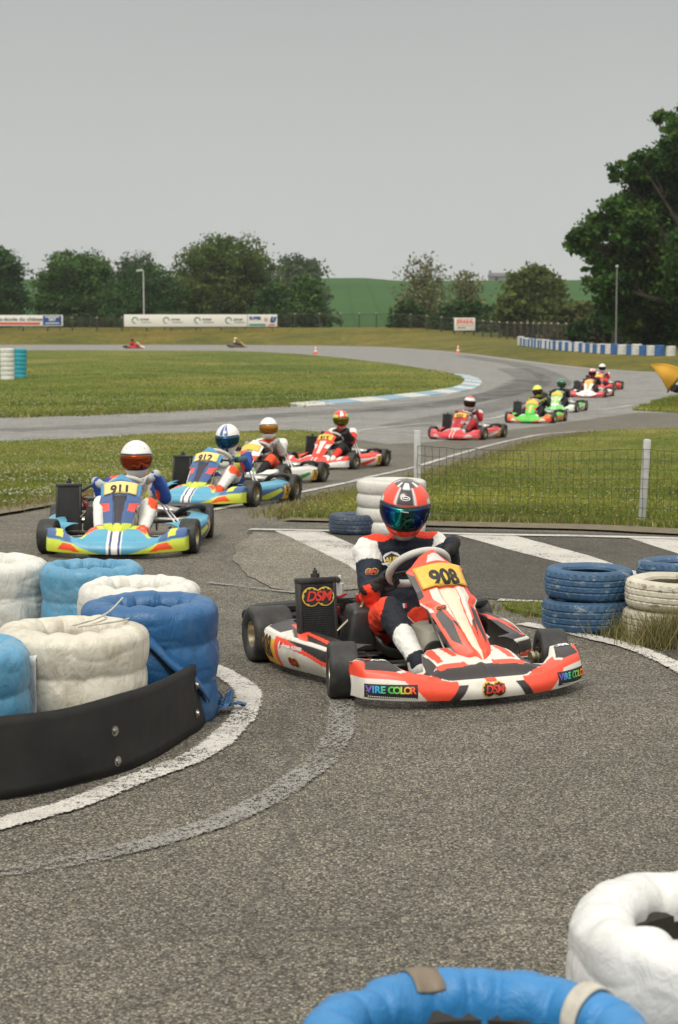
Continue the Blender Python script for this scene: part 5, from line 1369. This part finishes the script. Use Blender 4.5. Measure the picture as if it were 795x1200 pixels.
# long blue and white tyre wall
wallpx=[(611,404.5),(625,406.5),(645,409),(665,411),(690,413),(715,415),(740,416),(770,417),(800,417.5),(850,418),(900,418)]
wp=[hit(a,b) for a,b in wallpx]; wp=catmull(wp,8); Lw=[0]
for a,b_ in zip(wp,wp[1:]): Lw.append(Lw[-1]+(Vector((b_-a).xy)).length)
wpw=pbr('wall white',(.58,.58,.55),.6,var=.15,dirt=(.25,.24,.2)); wpb=pbr('wall blue',srgb(44,92,150),.6,var=.2,dirt=(.1,.1,.1))
def protos(mat,h):
    o=ribbed('tyre_stack',0,0,.27,h,4,mat,'x','stacks of the long blue and white tyre wall',nn=18); return o
pW=protos(wpw,.60); pB=protos(wpb,.60); used={0:False,1:False}; cnt=[0,0]
s=0;i=0; words=['first','second','third','fourth','fifth','sixth','seventh','eighth','ninth','tenth','eleventh','twelfth','thirteenth','fourteenth','fifteenth','sixteenth','seventeenth','eighteenth','nineteenth','twentieth','twenty first','twenty second','twenty third','twenty fourth','twenty fifth','twenty sixth']
step=.46*1.0
while s<Lw[-1] and i<52:
    k=min(len(wp)-2,max(0,int(np.searchsorted(Lw,s))-1)); t=(s-Lw[k])/(Lw[k+1]-Lw[k]); p=wp[k].lerp(wp[k+1],min(1,t))
    if 397.5+p.x/p.y*FP>815: break
    kind=i%2; src=pW if kind==0 else pB
    o=src if not used[kind] else src.copy()
    if used[kind]: COL.objects.link(o)
    used[kind]=True; sc=random.uniform(.93,1.06); o.location=(p.x+random.uniform(-.05,.05),p.y,float(terrain(p.x,p.y))-.02); o.scale=(sc,sc,sc*(1.25 if i==0 else 1)*.95)
    w=words[min(cnt[kind],25)]; o['label']=('%s white stack from the left end of the long tyre wall' if kind==0 else '%s blue stack from the left end of the long tyre wall')%w
    cnt[kind]+=1; i+=1; s+=.62*max(1,1)*1.5
# ================================================================== WIRE FENCE
POST=pbr('galvanised post',(.47,.48,.47),.55,.2,var=.15,bmp=.2,dirt=(.2,.18,.14)); WIRE=pbr('green wire',(.035,.05,.035),.5)
fp=[P(489,606),P(752,613),P(1010,622)]
fen=empty('wire_fence',(fp[0].x,fp[0].y,fp[0].z)); tag(fen,'low wire mesh fence on square grey posts beside the grass behind the near kart','fence')
for k,(p,h,lean) in enumerate(((fp[0],.80,0),(fp[1],.745,R(3)),(fp[2],.76,0))):
    b=MB(); b.box((0,0,h/2),(.062,.055,h),POST,bev=.008); b.box((0,0,h-.02),(.05,.045,.045),POST,bev=.012); o=b.build('post',fen); o.location=p-fp[0]; o.rotation_euler=(0,lean,0)
b=MB()
def fpt(s,z):
    s*=2; k=min(1,int(s)); t=s-k; p=fp[k].lerp(fp[k+1],t); sag=.03*4*t*(1-t)
    return Vector((p.x-fp[0].x,p.y-fp[0].y-.035,p.z-fp[0].z))+Vector((.010*noise.noise(Vector((s*9,z*9,0))),.02*noise.noise(Vector((s*5,z*4,3))),z-sag*(z/.66)+.012*noise.noise(Vector((s*14,z*6,7)))))
zs=np.linspace(.05,.66,8)
for j,z in enumerate(zs): b.tube([fpt(s,z) for s in np.linspace(0,1,90)],.0028 if j in(0,7) else .0019,WIRE,4)
for s in np.linspace(0,1,61): b.tube([fpt(s,z) for z in zs],.0019,WIRE,4)
b.build('wire_mesh',fen)
# ================================================================== FAR FENCE, SIGNS, LAMPS
DP=pbr('dark timber',(.05,.045,.035),.8); CON=pbr('pale cap',(.40,.36,.28),.8)
fpx=[(-60,383.5),(0,383.5),(70,383.5),(150,383.7),(230,384),(310,384),(380,385),(450,386),(530,388.5),(600,391.5),(660,397),(720,401),(800,405)]
fl=[]
for a,b_ in fpx:
    d=np.interp(a,[-60,380,450,530,600,660,720,800],[206,206,200,190,172,150,138,128]); q=D(a,b_,d); fl.append(Vector((q.x,q.y,float(terrain(q.x,q.y)))))
fl=catmull(fl,8); ff=empty('boundary_fence',fl[0]); tag(ff,'long dark post and wire fence along the top of the far grass bank','fence')
Lf=[0]
for a,b_ in zip(fl,fl[1:]): Lf.append(Lf[-1]+(b_-a).length)
s=0; tops=[]
def post_mesh():
    b=MB(); b.box((0,0,.75),(.14,.14,1.5),DP,bev=.01); b.box((0,0,1.53),(.17,.17,.12),CON,bev=.02); return b
pm=None
while s<Lf[-1]:
    k=min(len(fl)-2,max(0,int(np.searchsorted(Lf,s))-1)); t=(s-Lf[k])/(Lf[k+1]-Lf[k]); p=fl[k].lerp(fl[k+1],t)
    p.z=float(terrain(p.x,p.y))
    if pm is None: o=post_mesh().build('post',ff); pm=o
    else: o=pm.copy(); COL.objects.link(o); o.parent=ff
    o.location=p-fl[0]; tops.append(p-fl[0]); s+=2.75
b=MB()
for z,r_ in ((1.45,.035),(1.1,.012),(.8,.012),(.5,.012),(.2,.012)): b.tube([p+Vector((0,-.08,z)) for p in tops],r_,DP,5)
for p,q in zip(tops,tops[1:]):
    for k in range(0,14): a=p.lerp(q,k/14)+Vector((0,-.08,0)); b.tube([a+Vector((0,0,.1)),a+Vector((0,0,1.45))],.010,DP,3)
b.build('wire_mesh',ff)
WBAN=pbr('banner white',(.70,.68,.62),.7,var=.04); SG=pbr('banner green',srgb(30,110,80),.6); SB=pbr('banner blue',srgb(30,70,130),.6); SR=pbr('banner red',srgb(205,80,60),.6); SK=pbr('banner text',srgb(70,72,78),.6); ST_=pbr('banner teal',srgb(60,130,130),.6)
def banner(x0,y0,x1,y1,d,items,label,name='banner',thick=.05):
    a=D(x0,(y0+y1)/2,d); q=D(x1,(y0+y1)/2,d); w=(q-a).length; h=(y1-y0)/FP*d; cxyz=(a+q)/2
    b=MB(); b.box((0,0,0),(w,thick,h),WBAN,bev=.008); o=b.build(name); o.location=cxyz
    k=d/FP
    its=[(xf(sh,k,((px-(x0+x1)/2)*k,((y0+y1)/2-py)*k)),m) for sh,px,py,m in items]
    decal('lettering',o,its,(0,-.1,0),(1,0,0),(0,0,1),off=.012,maxedge=5)
    for s in (-.46,-.15,.15,.46):
        pass
    b=MB()
    for s in np.linspace(-.47,.47,max(2,int(w/3))): b.tube([(s*w,.06,h/2-.02),(s*w,.06,-h/2-.5)],.035,DP,5)
    b.build('post',o)
    return tag(o,label,'banner')
it=[]
for k in range(4):
    cx=157+36.3*k+2; it.append((disc2d((0,0),3.9,26,r0=2.7),cx,375.4,SG)); it.append((text2d('crnw',5.2,bold=.12),cx+11,374.2,SK)); it.append((poly2d([(-6,-.3),(6,-.3),(6,.3),(-6,.3)]),cx+13,377.8,SK))
    it.append((poly2d([(0,-3.4),(4.2,-4.2),(4.2,-.4),(1.6,-1.2)]),cx,375.4,WBAN))
it+=[(poly2d([(-.25,-7),(.25,-7),(.25,7),(-.25,7)]),290,375.7,SK),(text2d('SUPER',4.9,bold=.28),299,373,SB),(text2d('U',5,bold=.3),311.5,374.5,SR),(text2d('U',7.5,bold=1.0,shear=.3),319,375,SB),(poly2d([(-9.5,-1.1),(9.5,-1.1),(9.5,1.1),(-9.5,1.1)]),301.5,380.6,ST_),(poly2d([(-3.5,-.7),(3.5,-.7),(3.5,.7),(-3.5,.7)]),318,380.8,SR)]
banner(145.5,368.6,325,382.8,202,it,'long white banner with four green ring logos and a SUPER panel at its right end')
banner(-30,369.3,74,381.9,202,[(text2d('auto-école du château',5.6,bold=.15,sx=1.25),22,374.3,SK),(poly2d([(-28,-1.5),(27,-1.5),(27,1.5),(-28,1.5)]),20,379.2,SR),(poly2d([(-10.8,-5.4),(10.8,-5.4),(10.8,5.4),(-10.8,5.4)]),61.2,375.5,SB),(text2d('24/7',4.6,bold=.2),61.2,374.5,WBAN),(poly2d([(-8,-.5),(8,-.5),(8,.5),(-8,.5)]),61.2,378.6,WBAN),(poly2d([(-8,-.5),(8,-.5),(8,.5),(-8,.5)]),61.2,371.5,WBAN)],'white banner at the left edge with a line of script and a blue panel')
banner(532.6,372.5,557,387.2,184,[(poly2d([(-9.5,-3.9),(9.5,-3.9),(9.5,3.9),(-9.5,3.9)]),545,377.7,SR),(poly2d([(-8.8,-3.2),(8.8,-3.2),(8.8,3.2),(-8.8,3.2)]),545,377.7,WBAN),(text2d('ERREA',5.6,bold=.25,sx=1.1),545,377.5,SR),(poly2d([(-5,-.5),(5,-.5),(5,.5),(-5,.5)]),541,384,SK)],'small square white sign with red outlined lettering on the far fence','sign')
LP=pbr('lamp post',(.45,.45,.43),.6,.1)
def lamp(px,pt,pb_,d,label,arm=True,r=.07):
    base=D(px,pb_,d); x,y=base.x,base.y; z0=float(terrain(x,y)); zt=D(px,pt,d).z; h=zt-z0
    o=empty('street_lamp' if arm else 'pole',(x,y,z0)); tag(o,label,'lamp post' if arm else 'pole')
    lp=LP if arm else pbr('dull grey pole',(.15,.155,.15),.7); b=MB(); b.tube([(0,0,-.2),(0,0,h)],[r*1.3,r],lp,10); b.build('post',o)
    b=MB()
    if arm: b.tube([(0,0,h-.15),(-.35,0,h-.02)],.05,LP,8); b.box((-.45,-.02,h+.0),(.75,.30,.22),LP,rot=(0,R(-8),0),bev=.05); b.build('lamp_head',o)
    else: b.box((0,0,h),(.16,.12,.12),LP,bev=.03); b.build('lamp_head',o)
lamp(169,317,384,213,'tall pale lamp post behind the long white banner'); lamp(722,312,400,104,'thin grey pole standing under the big oak',arm=False,r=.04)
# traffic cones
CO=pbr('cone orange',srgb(235,90,40),.5)
for px,py,d,h,lab in ((370,415.5,None,.56,'small traffic cone on the inner edge of the far straight'),(537,414.5,None,.62,'small traffic cone on the outer bank, under the square sign')):
    q=hit(px,py) if px>500 else P(px,py,.0); b=MB(); s=h/.75
    b.box((0,0,.02*s),(.42*s,.42*s,.04*s),CO,bev=.01); b.lathe([(.16*s,.04*s),(.125*s,.22*s)],CO,20); b.lathe([(.127*s,.22*s),(.095*s,.38*s)],INKW,20); b.lathe([(.095*s,.38*s),(.075*s,.50*s)],CO,20); b.lathe([(.077*s,.50*s),(.05*s,.64*s)],INKW,20); b.lathe([(.05*s,.64*s),(.03*s,.75*s),(0,.75*s)],CO,20)
    o=b.build('traffic_cone'); o.location=(q.x,q.y,float(terrain(q.x,q.y)) if px>500 else .03); tag(o,lab,'cone')
# farmhouse on the crest
hx=D(594,323,600); z0=float(terrain(hx.x,hx.y))-.6
hs=empty('farmhouse',(hx.x,hx.y,z0)); tag(hs,'long low farmhouse on the crest of the green field','house')
b=MB(); hm=pbr('far stone',(.20,.19,.18),.9); rf=pbr('slate roof',(.11,.11,.12),.8); b.box((0,0,.9),(11.5,5,1.8),hm); b.build('wall',hs)
b=MB(); b.add([(-6,-2.8,1.8),(6,-2.8,1.8),(6,2.8,1.8),(-6,2.8,1.8),(-5.8,0,3.0),(5.8,0,3.0)],[[0,1,5,4],[2,3,4,5],[0,4,3],[1,2,5],[0,3,2,1]],rf); o=b.build('roof',hs,smooth=False)
b=MB(); b.box((-5.4,0,3.1),(.7,.7,1.4),hm); b.build('chimney',o)
for k in (-3.5,0,3.5):
    b=MB(); b.box((k,-2.52,1.0),(.9,.08,1.0),INK); b.build('window',hs)
# ================================================================== TREES
BARK=pbr('bark',(.06,.048,.036),.9,var=.3,bmp=.5,bscale=12)
crownm=leafm('crown leaves',.65,.3)
def tree(name,label,base,lobes,nleaf,leaf,cols,seed,trunk_r=.35,cat='tree',group=None,twigs=0,clusters=90,spread=.16,dark=.0):
    """lobes: list of (centre, radius) in world space"""
    r=np.random.default_rng(seed); base=Vector(base)
    o=empty(name,base); tag(o,label,cat,group)
    cs=np.array([tuple(Vector(l[0])-base) for l in lobes]); rs=np.array([l[1] for l in lobes]); wgt=rs**2/np.sum(rs**2)
    # limbs
    b=MB(); top=cs[np.argmax(cs[:,2])]; zmin=max(.3,(cs[:,2]-rs).min()); mid=Vector((cs[:,0].mean()*.35,cs[:,1].mean()*.35,max(zmin,cs[:,2].mean()*.45)))
    b.tube([Vector((0,0,-.3)),mid*.5+Vector((random.uniform(-.1,.1),0,0)),mid],[trunk_r*1.25,trunk_r,trunk_r*.75],BARK,9,smooth=4)
    for k in range(len(cs)):
        c_=Vector(cs[k]); m=mid.lerp(c_,.5)+Vector((r.normal(0,.3),r.normal(0,.3),r.normal(0,.3)))
        b.tube([mid,m,c_],[trunk_r*.5,trunk_r*.3,trunk_r*.12],BARK,5,smooth=4)
        for q in range(3+twigs):
            d_=Vector(r.normal(0,1,3)).normalized(); d_.z=abs(d_.z)*.8; e_=c_+d_*rs[k]*r.uniform(.7,1.05)
            b.tube([m.lerp(c_,.5),m.lerp(e_,.6)+Vector((0,0,.1)),e_],[trunk_r*.14,trunk_r*.08,trunk_r*.03],BARK,4,smooth=3)
            if twigs:
                for z_ in range(5):
                    g=m.lerp(e_,r.uniform(.4,.9)); h_=g+Vector(r.normal(0,rs[k]*.22,3))+Vector((0,0,rs[k]*.12)); b.tube([g,h_],[trunk_r*.05,trunk_r*.02],BARK,3)
    b.build('trunk',o)
    # leaf clumps: on and inside the lobes
    nc=max(8,int(clusters*len(cs)**.75)); k=r.choice(len(cs),nc,p=wgt); dd=r.normal(0,1,(nc,3)); dd/=np.linalg.norm(dd,axis=1)[:,None]
    rad=rs[k]*r.uniform(.25,1.0,nc)**.45; cc_=cs[k]+dd*rad[:,None]*np.array([1,1,.85]); csz=rs[k]*spread*r.uniform(.6,1.5,nc)
    tint=r.uniform(.55,1.35,nc); ci=r.integers(0,len(cols),nc)
    j=r.integers(0,nc,nleaf); p=cc_[j]+r.normal(0,1,(nleaf,3))*csz[j][:,None]*np.array([1,1,.6]); p[:,2]=np.maximum(p[:,2],.1)
    a=r.normal(0,1,(nleaf,3)); a/=np.linalg.norm(a,axis=1)[:,None]; b2=r.normal(0,1,(nleaf,3)); b2=np.cross(a,b2); b2/=np.linalg.norm(b2,axis=1)[:,None]
    s=(leaf*r.uniform(.5,1.3,nleaf))[:,None]
    v=np.stack([p-a*s,p+b2*s*.55,p+a*s,p-b2*s*.55],1).reshape(-1,3)
    col=np.array(cols)[ci[j]]*tint[j][:,None]*r.uniform(.75,1.25,nleaf)[:,None]
    mesh_np('crown',v,np.arange(4*nleaf).reshape(-1,4),[crownm],o,smooth=False,col=np.repeat(col,4,0))
    return o
G1=[(.042,.105,.018),(.056,.125,.022),(.078,.145,.03)]; G2=[(.075,.125,.022),(.10,.15,.028),(.08,.115,.025)]; G3=[(.034,.085,.018),(.045,.10,.022)]; G4=[(.15,.155,.06),(.18,.18,.075),(.12,.13,.05)]
def auto(px0,px1,top,bot,d,seed,n=9,shape=1.0):
    r=random.Random(seed); L=[]; cx=(px0+px1)/2; w=(px1-px0)/2; k=d/FP
    for i in range(n):
        u=-1+2*(i+.5)/n+r.uniform(-.08,.08); hh=(1-abs(u)**2.2*.55)*shape
        for lv in range(2):
            t=(.35+.42*lv)*hh+r.uniform(-.05,.05); ry=bot-(bot-top)*t; rr=(bot-top)*(.24 if lv else .30)*r.uniform(.8,1.15)
            ry=max(ry,top+rr*.9); px=cx+u*(w-rr*.8)
            dd=d+r.uniform(-1,1)*w*k*.5; L.append((tuple(D(px,ry,dd)),rr*k))
    return L
def mk(name,label,px0,px1,top,bot,d,seed,cols,nleaf=24000,leaf=.22,n=9,trunk=.3,group='trees beyond the far fence',pxb=None,**kw):
    b0=D(pxb or (px0+px1)/2,bot,d); z=float(terrain(b0.x,b0.y)); return tree(name,label,(b0.x,b0.y,z),auto(px0,px1,top,bot,d,seed,n),nleaf,leaf,cols,seed,trunk,group=group,**kw)
mk('leafy_tree','dark green rounded tree cut by the left edge of the photo',-60,36,281,386,222,1,G3,n=7)
mk('leafy_tree','round mid green tree above the gap between the two long banners',34,148,292,386,226,2,G1,nleaf=34000)
mk('leafy_tree','broad olive tree, largest beyond the far fence, above the green ring banner',188,342,272,388,228,3,G2,nleaf=48000,n=11)
mk('leafy_tree','distant tree line crown behind the lamp post',128,195,294,384,300,4,[(.065,.10,.045),(.08,.115,.05)],nleaf=9000,leaf=.34)
mk('leafy_tree','distant rounded tree on the skyline left of the open field',318,385,296,384,330,5,[(.065,.105,.045),(.08,.115,.05)],nleaf=12000,leaf=.38,n=7)
mk('bush','small bushy tree at the left edge of the open field',336,381,322,386,214,6,G1,nleaf=7000,n=5,trunk=.15)
mk('bush','low dark bushes filling the gap between the left trees',110,225,306,386,218,7,G3,nleaf=9000,n=8,trunk=.15)
mk('bush','low dark bushes under the broad olive tree',290,352,332,386,216,8,G3,nleaf=5000,n=5,trunk=.15)
mk('bare_tree','tall half bare tree in front of the open field',466,524,296,390,205,9,G4,nleaf=2600,leaf=.22,n=5,twigs=7,trunk=.25,spread=.2)
mk('bare_tree','shorter half bare tree right of the tall half bare one',522,572,316,390,203,10,G4,nleaf=2000,leaf=.22,n=5,twigs=6,trunk=.22,spread=.2)
mk('bush','scrubby bush at the foot of the half bare trees',455,500,350,389,200,11,G3,nleaf=3500,n=5,trunk=.12)
mk('bush','dark scrub between the half bare trees and the round bush',500,590,352,391,199,12,G3,nleaf=8000,n=8,trunk=.12)
mk('leafy_tree','pale olive round willow like tree below the farmhouse',582,668,308,394,185,13,[(.10,.135,.035),(.125,.16,.042),(.085,.115,.03)],nleaf=20000,n=8,leaf=.24,trunk=.25)
mk('bush','pale bushes between the round tree and the big oak',640,715,352,398,160,14,[(.09,.105,.03),(.11,.125,.04)],nleaf=9000,n=7,trunk=.12,leaf=.22)
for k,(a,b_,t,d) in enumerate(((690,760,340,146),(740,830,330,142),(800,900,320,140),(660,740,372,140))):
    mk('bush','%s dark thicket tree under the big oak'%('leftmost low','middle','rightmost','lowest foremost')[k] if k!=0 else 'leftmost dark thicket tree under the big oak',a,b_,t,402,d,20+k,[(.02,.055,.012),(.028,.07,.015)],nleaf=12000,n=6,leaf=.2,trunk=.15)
# long hedge mass behind the fence on the left, reads as one
hd_=[]
r=random.Random(5)
for k in range(60): px=-80+k*8; hd_.append((tuple(D(px,376+r.uniform(-4,2),r.uniform(211,214))),.95*r.uniform(.8,1.2)))
b0=D(180,384,213); tree('hedge','dark overgrown hedge behind the far fence',(b0.x,b0.y,float(terrain(b0.x,b0.y))),hd_,26000,.2,G3,31,.06,cat='hedge',clusters=12)
oak=[(800,165,26),(778,195,27),(752,192,20),(730,202,15),(760,232,32),(722,252,20),(740,265,26),(795,250,45),(694,272,20),(678,284,16),(706,298,20),(735,304,30),(768,300,40),(805,330,50),(694,322,14),(718,335,22),(745,345,30),(785,372,34),(738,378,22),(780,140,14),(850,200,60),(865,300,70),(835,130,35),(910,250,60),(900,340,60),(940,180,40),(715,358,16),(830,390,40),(760,400,26),(800,400,30),(880,390,50),(820,270,45)]
rr=random.Random(3); lb=[(tuple(D(a,b_,118+rr.uniform(-3,3)*(1 if a<760 else 1.6))),c_*118/FP) for a,b_,c_ in oak]
b0=D(862,403,118); tree('oak_tree','huge dark green oak towering over the right side of the photo',(b0.x,b0.y,float(terrain(b0.x,b0.y))),lb,190000,.18,[(.030,.086,.012),(.046,.108,.015),(.075,.135,.022)],77,.6,clusters=170,spread=.17,group=None)
# ================================================================== MARSHAL WITH A YELLOW FLAG
FL=pbr('flag cloth',srgb(228,172,66),.8,var=.06,vscale=3)
mp=Vector((4.28,20.0,float(gz(20))+.03)); hand=D(791,455,19.6); JK=(.018,.018,.02)
sh_l=mp+Vector((-.19,-.02,1.42)); elb=Vector((hand.x+.25,19.85,1.06)); m0=mp.copy(); mp=Vector((4.28,20.0,0)); dz=m0.z
prm=[((mp.x-.09,mp.y,.12),(mp.x-.10,mp.y,.48),.045,.062,(.03,.035,.06)),((mp.x-.10,mp.y,.48),(mp.x-.09,mp.y,.92),.064,.095,(.03,.035,.06)),((mp.x+.09,mp.y,.12),(mp.x+.10,mp.y,.48),.045,.062,(.03,.035,.06)),((mp.x+.10,mp.y,.48),(mp.x+.09,mp.y,.92),.064,.095,(.03,.035,.06)),
 ((mp.x,mp.y,.98),(mp.x,mp.y,1.10),.14,.14,JK,(1.15,.8,1)),((mp.x,mp.y,1.14),(mp.x,mp.y,1.34),.14,.15,JK,(1.2,.8,1)),((mp.x-.17,mp.y,1.42),(mp.x+.17,mp.y,1.42),.065,.065,JK),((mp.x,mp.y,1.42),(mp.x,mp.y-.01,1.60),.055,.052,srgb(190,140,115)),
 (tuple(sh_l-Vector((0,0,dz))),tuple(elb-Vector((0,0,dz))),.062,.050,JK),(tuple(elb-Vector((0,0,dz))),tuple(hand+Vector((.10,.03,.02-dz))),.050,.036,JK),((mp.x+.19,mp.y,1.40),(mp.x+.25,mp.y,1.12),.060,.048,JK),((mp.x+.25,mp.y,1.12),(mp.x+.22,mp.y-.12,.90),.048,.036,JK),
 ((mp.x,mp.y-.005,1.645),(mp.x,mp.y-.01,1.72),.078,.092,srgb(196,146,120),(.88,1.05,1)),((mp.x,mp.y-.10,1.66),(mp.x,mp.y-.115,1.645),.014,.017,srgb(196,146,120)),((mp.x-.082,mp.y,1.67),(mp.x-.084,mp.y,1.69),.018,.018,srgb(196,146,120)),((mp.x+.082,mp.y,1.67),(mp.x+.084,mp.y,1.69),.018,.018,srgb(196,146,120)),
 ((mp.x-.10,mp.y+.02,.06),(mp.x-.11,mp.y-.15,.05),.05,.045,(.02,.02,.02)),((mp.x+.10,mp.y+.02,.06),(mp.x+.11,mp.y-.15,.05),.05,.045,(.02,.02,.02))]
prm=[tuple([tuple(Vector(p[0])-mp),tuple(Vector(p[1])-mp)]+list(p[2:])) for p in prm]
ms=blob('person',prm,.014,SUITM,smooth=4,wrinkle=.002,paint=[((-.035,-.09,1.70-.03),(.016,.03,.008),(.05,.03,.02)),((.035,-.09,1.67),(.016,.03,.008),(.05,.03,.02)),((0,-.09,1.60),(.028,.03,.007),(.35,.10,.08))])
ms.location=m0; mp=m0; tag(ms,'track marshal in black jacket, only a dark sleeve showing at the right edge','person')
b=MB(); b.lathe([(.105,-.01),(.104,.04),(.08,.085),(.04,.11),(0,.115)],pbr('cap cloth',(.03,.04,.08),.8),24,Matrix.Translation((0,-.01,1.72))); b.box((0,-.13,1.725),(.13,.10,.012),pbr('cap cloth',(.03,.04,.08),.8),bev=.004); b.build('cap',ms)
dirv=(hand-elb).normalized(); g_=make_glove(ms,hand-mp,Vector((.35,0,1)),elb-hand,(.02,.02,.02),False)
g2=make_glove(ms,Vector((.215,-.17,.86)),Vector((0,1,.2)),Vector((.02,.03,1)),(.02,.02,.02),False)
fl_=empty('flag',hand); tag(fl_,'yellow marshal flag held out from the right edge','flag')
b=MB(); tip=D(806,431,19.6); b0_=D(782,460,19.6); b.tube([b0_-hand,tip-hand],.009,BLACKP,8); b.build('stick',fl_)
V=[];F=[]; A=D(762,427,19.45); B=D(783,458,19.58); C_=D(803,434,19.6); n=18
for i in range(n):
    for j in range(n):
        u,v=i/(n-1),j/(n-1)
        # quad folded: edge B-C is the stick, A is the pulled corner
        top=A.lerp(C_,u); bot=A.lerp(B,u); p=top.lerp(bot,v)
        p=p+Vector((.0,.018*math.sin(v*5+u*2)*u+.012*math.sin(u*7),-.035*math.sin(math.pi*u)*(1-v)*-1-.03*math.sin(math.pi*u)*(v)*-.6)); V.append(p-hand)
for i in range(n-1):
    for j in range(n-1): F.append([i*n+j,(i+1)*n+j,(i+1)*n+j+1,i*n+j+1])
q=mesh_np('cloth',[tuple(v) for v in V],F,[FL],fl_); s=q.modifiers.new('s','SOLIDIFY'); s.thickness=.003
# ================================================================== AIR, LIGHT, CAMERA
hz=MB(); hm_=bpy.data.materials.new('haze air'); hm_.use_nodes=True; nt=hm_.node_tree
for n_ in list(nt.nodes):
    if n_.type!='OUTPUT_MATERIAL': nt.nodes.remove(n_)
vol=nt.nodes.new('ShaderNodeVolumePrincipled'); vol.inputs['Color'].default_value=(.80,.83,.84,1); vol.inputs['Density'].default_value=HAZE; vol.inputs['Anisotropy'].default_value=.2
nt.links.new(vol.outputs[0],nt.nodes['Material Output'].inputs['Volume'])
hz.box((0,550,14),(1000,1260,52),hm_); 
if HAZE: o=hz.build('haze',smooth=False); tag(o,'thin pale haze over the whole circuit',kind='stuff')
w=bpy.data.worlds.new('World'); scene.world=w; w.use_nodes=True; nt=w.node_tree; bg=nt.nodes['Background']
sky=nt.nodes.new('ShaderNodeTexSky'); sky.sky_type='NISHITA'; sky.sun_disc=False; sky.sun_elevation=R(52); sky.sun_rotation=R(200); sky.air_density=1; sky.dust_density=4; sky.altitude=0
bw=nt.nodes.new('ShaderNodeRGBToBW'); nt.links.new(sky.outputs[0],bw.inputs[0])
# a closed layer of cloud: even grey, a little darker overhead
tcw=nt.nodes.new('ShaderNodeTexCoord'); sp_=nt.nodes.new('ShaderNodeSeparateXYZ'); nt.links.new(tcw.outputs['Generated'],sp_.inputs[0])
cl=ramp(nt,sp_.outputs[2],[(.0,(3.9,3.98,3.8)),(.08,(3.45,3.55,3.44)),(.18,(2.85,2.96,2.9)),(.45,(6.6,6.5,6.1)),(1.,(9.4,9.2,8.6))])
nzz=noi(nt,tcw.outputs['Generated'],2.2,4,.5)
cl=mixcol(nt,1.0,cl,ramp(nt,nzz,[(.3,.96),(.7,1.04)]),'MULTIPLY')
bwc=nt.nodes.new('ShaderNodeCombineColor')
for k in range(3): nt.links.new(bw.outputs[0],bwc.inputs[k])
nt.links.new(mixcol(nt,.93,bwc.outputs[0],cl),bg.inputs['Color']); bg.inputs['Strength'].default_value=SKY
sl=bpy.data.lights.new('sun','SUN'); sl.energy=SUN; sl.angle=R(25); sl.color=(1,.94,.84); so=bpy.data.objects.new('sun',sl); link(so)
el_,az=R(52),R(200)
sd=Vector((math.sin(az)*math.cos(el_),math.cos(az)*math.cos(el_),math.sin(el_))); so.rotation_euler=sd.to_track_quat('Z','Y').to_euler()
cam=bpy.data.cameras.new('camera'); co_=bpy.data.objects.new('camera',cam); link(co_); cam.sensor_fit='VERTICAL'; cam.sensor_height=36; cam.sensor_width=24; cam.lens=36*FP/1200
co_.location=(0,0,CH); co_.rotation_euler=(math.pi/2-PITCH,0,0); cam.clip_end=5000; cam.clip_start=.1; scene.camera=co_
cam.dof.use_dof=True; cam.dof.focus_distance=9.0; cam.dof.aperture_fstop=6.3
vs=scene.view_settings; vs.view_transform='Standard'; vs.look='None'; vs.exposure=EXPO; vs.gamma=1
scene.render.engine='CYCLES'; scene.cycles.volume_bounces=0; scene.cycles.max_bounces=6; scene.cycles.transparent_max_bounces=8
bpy.context.view_layer.update()
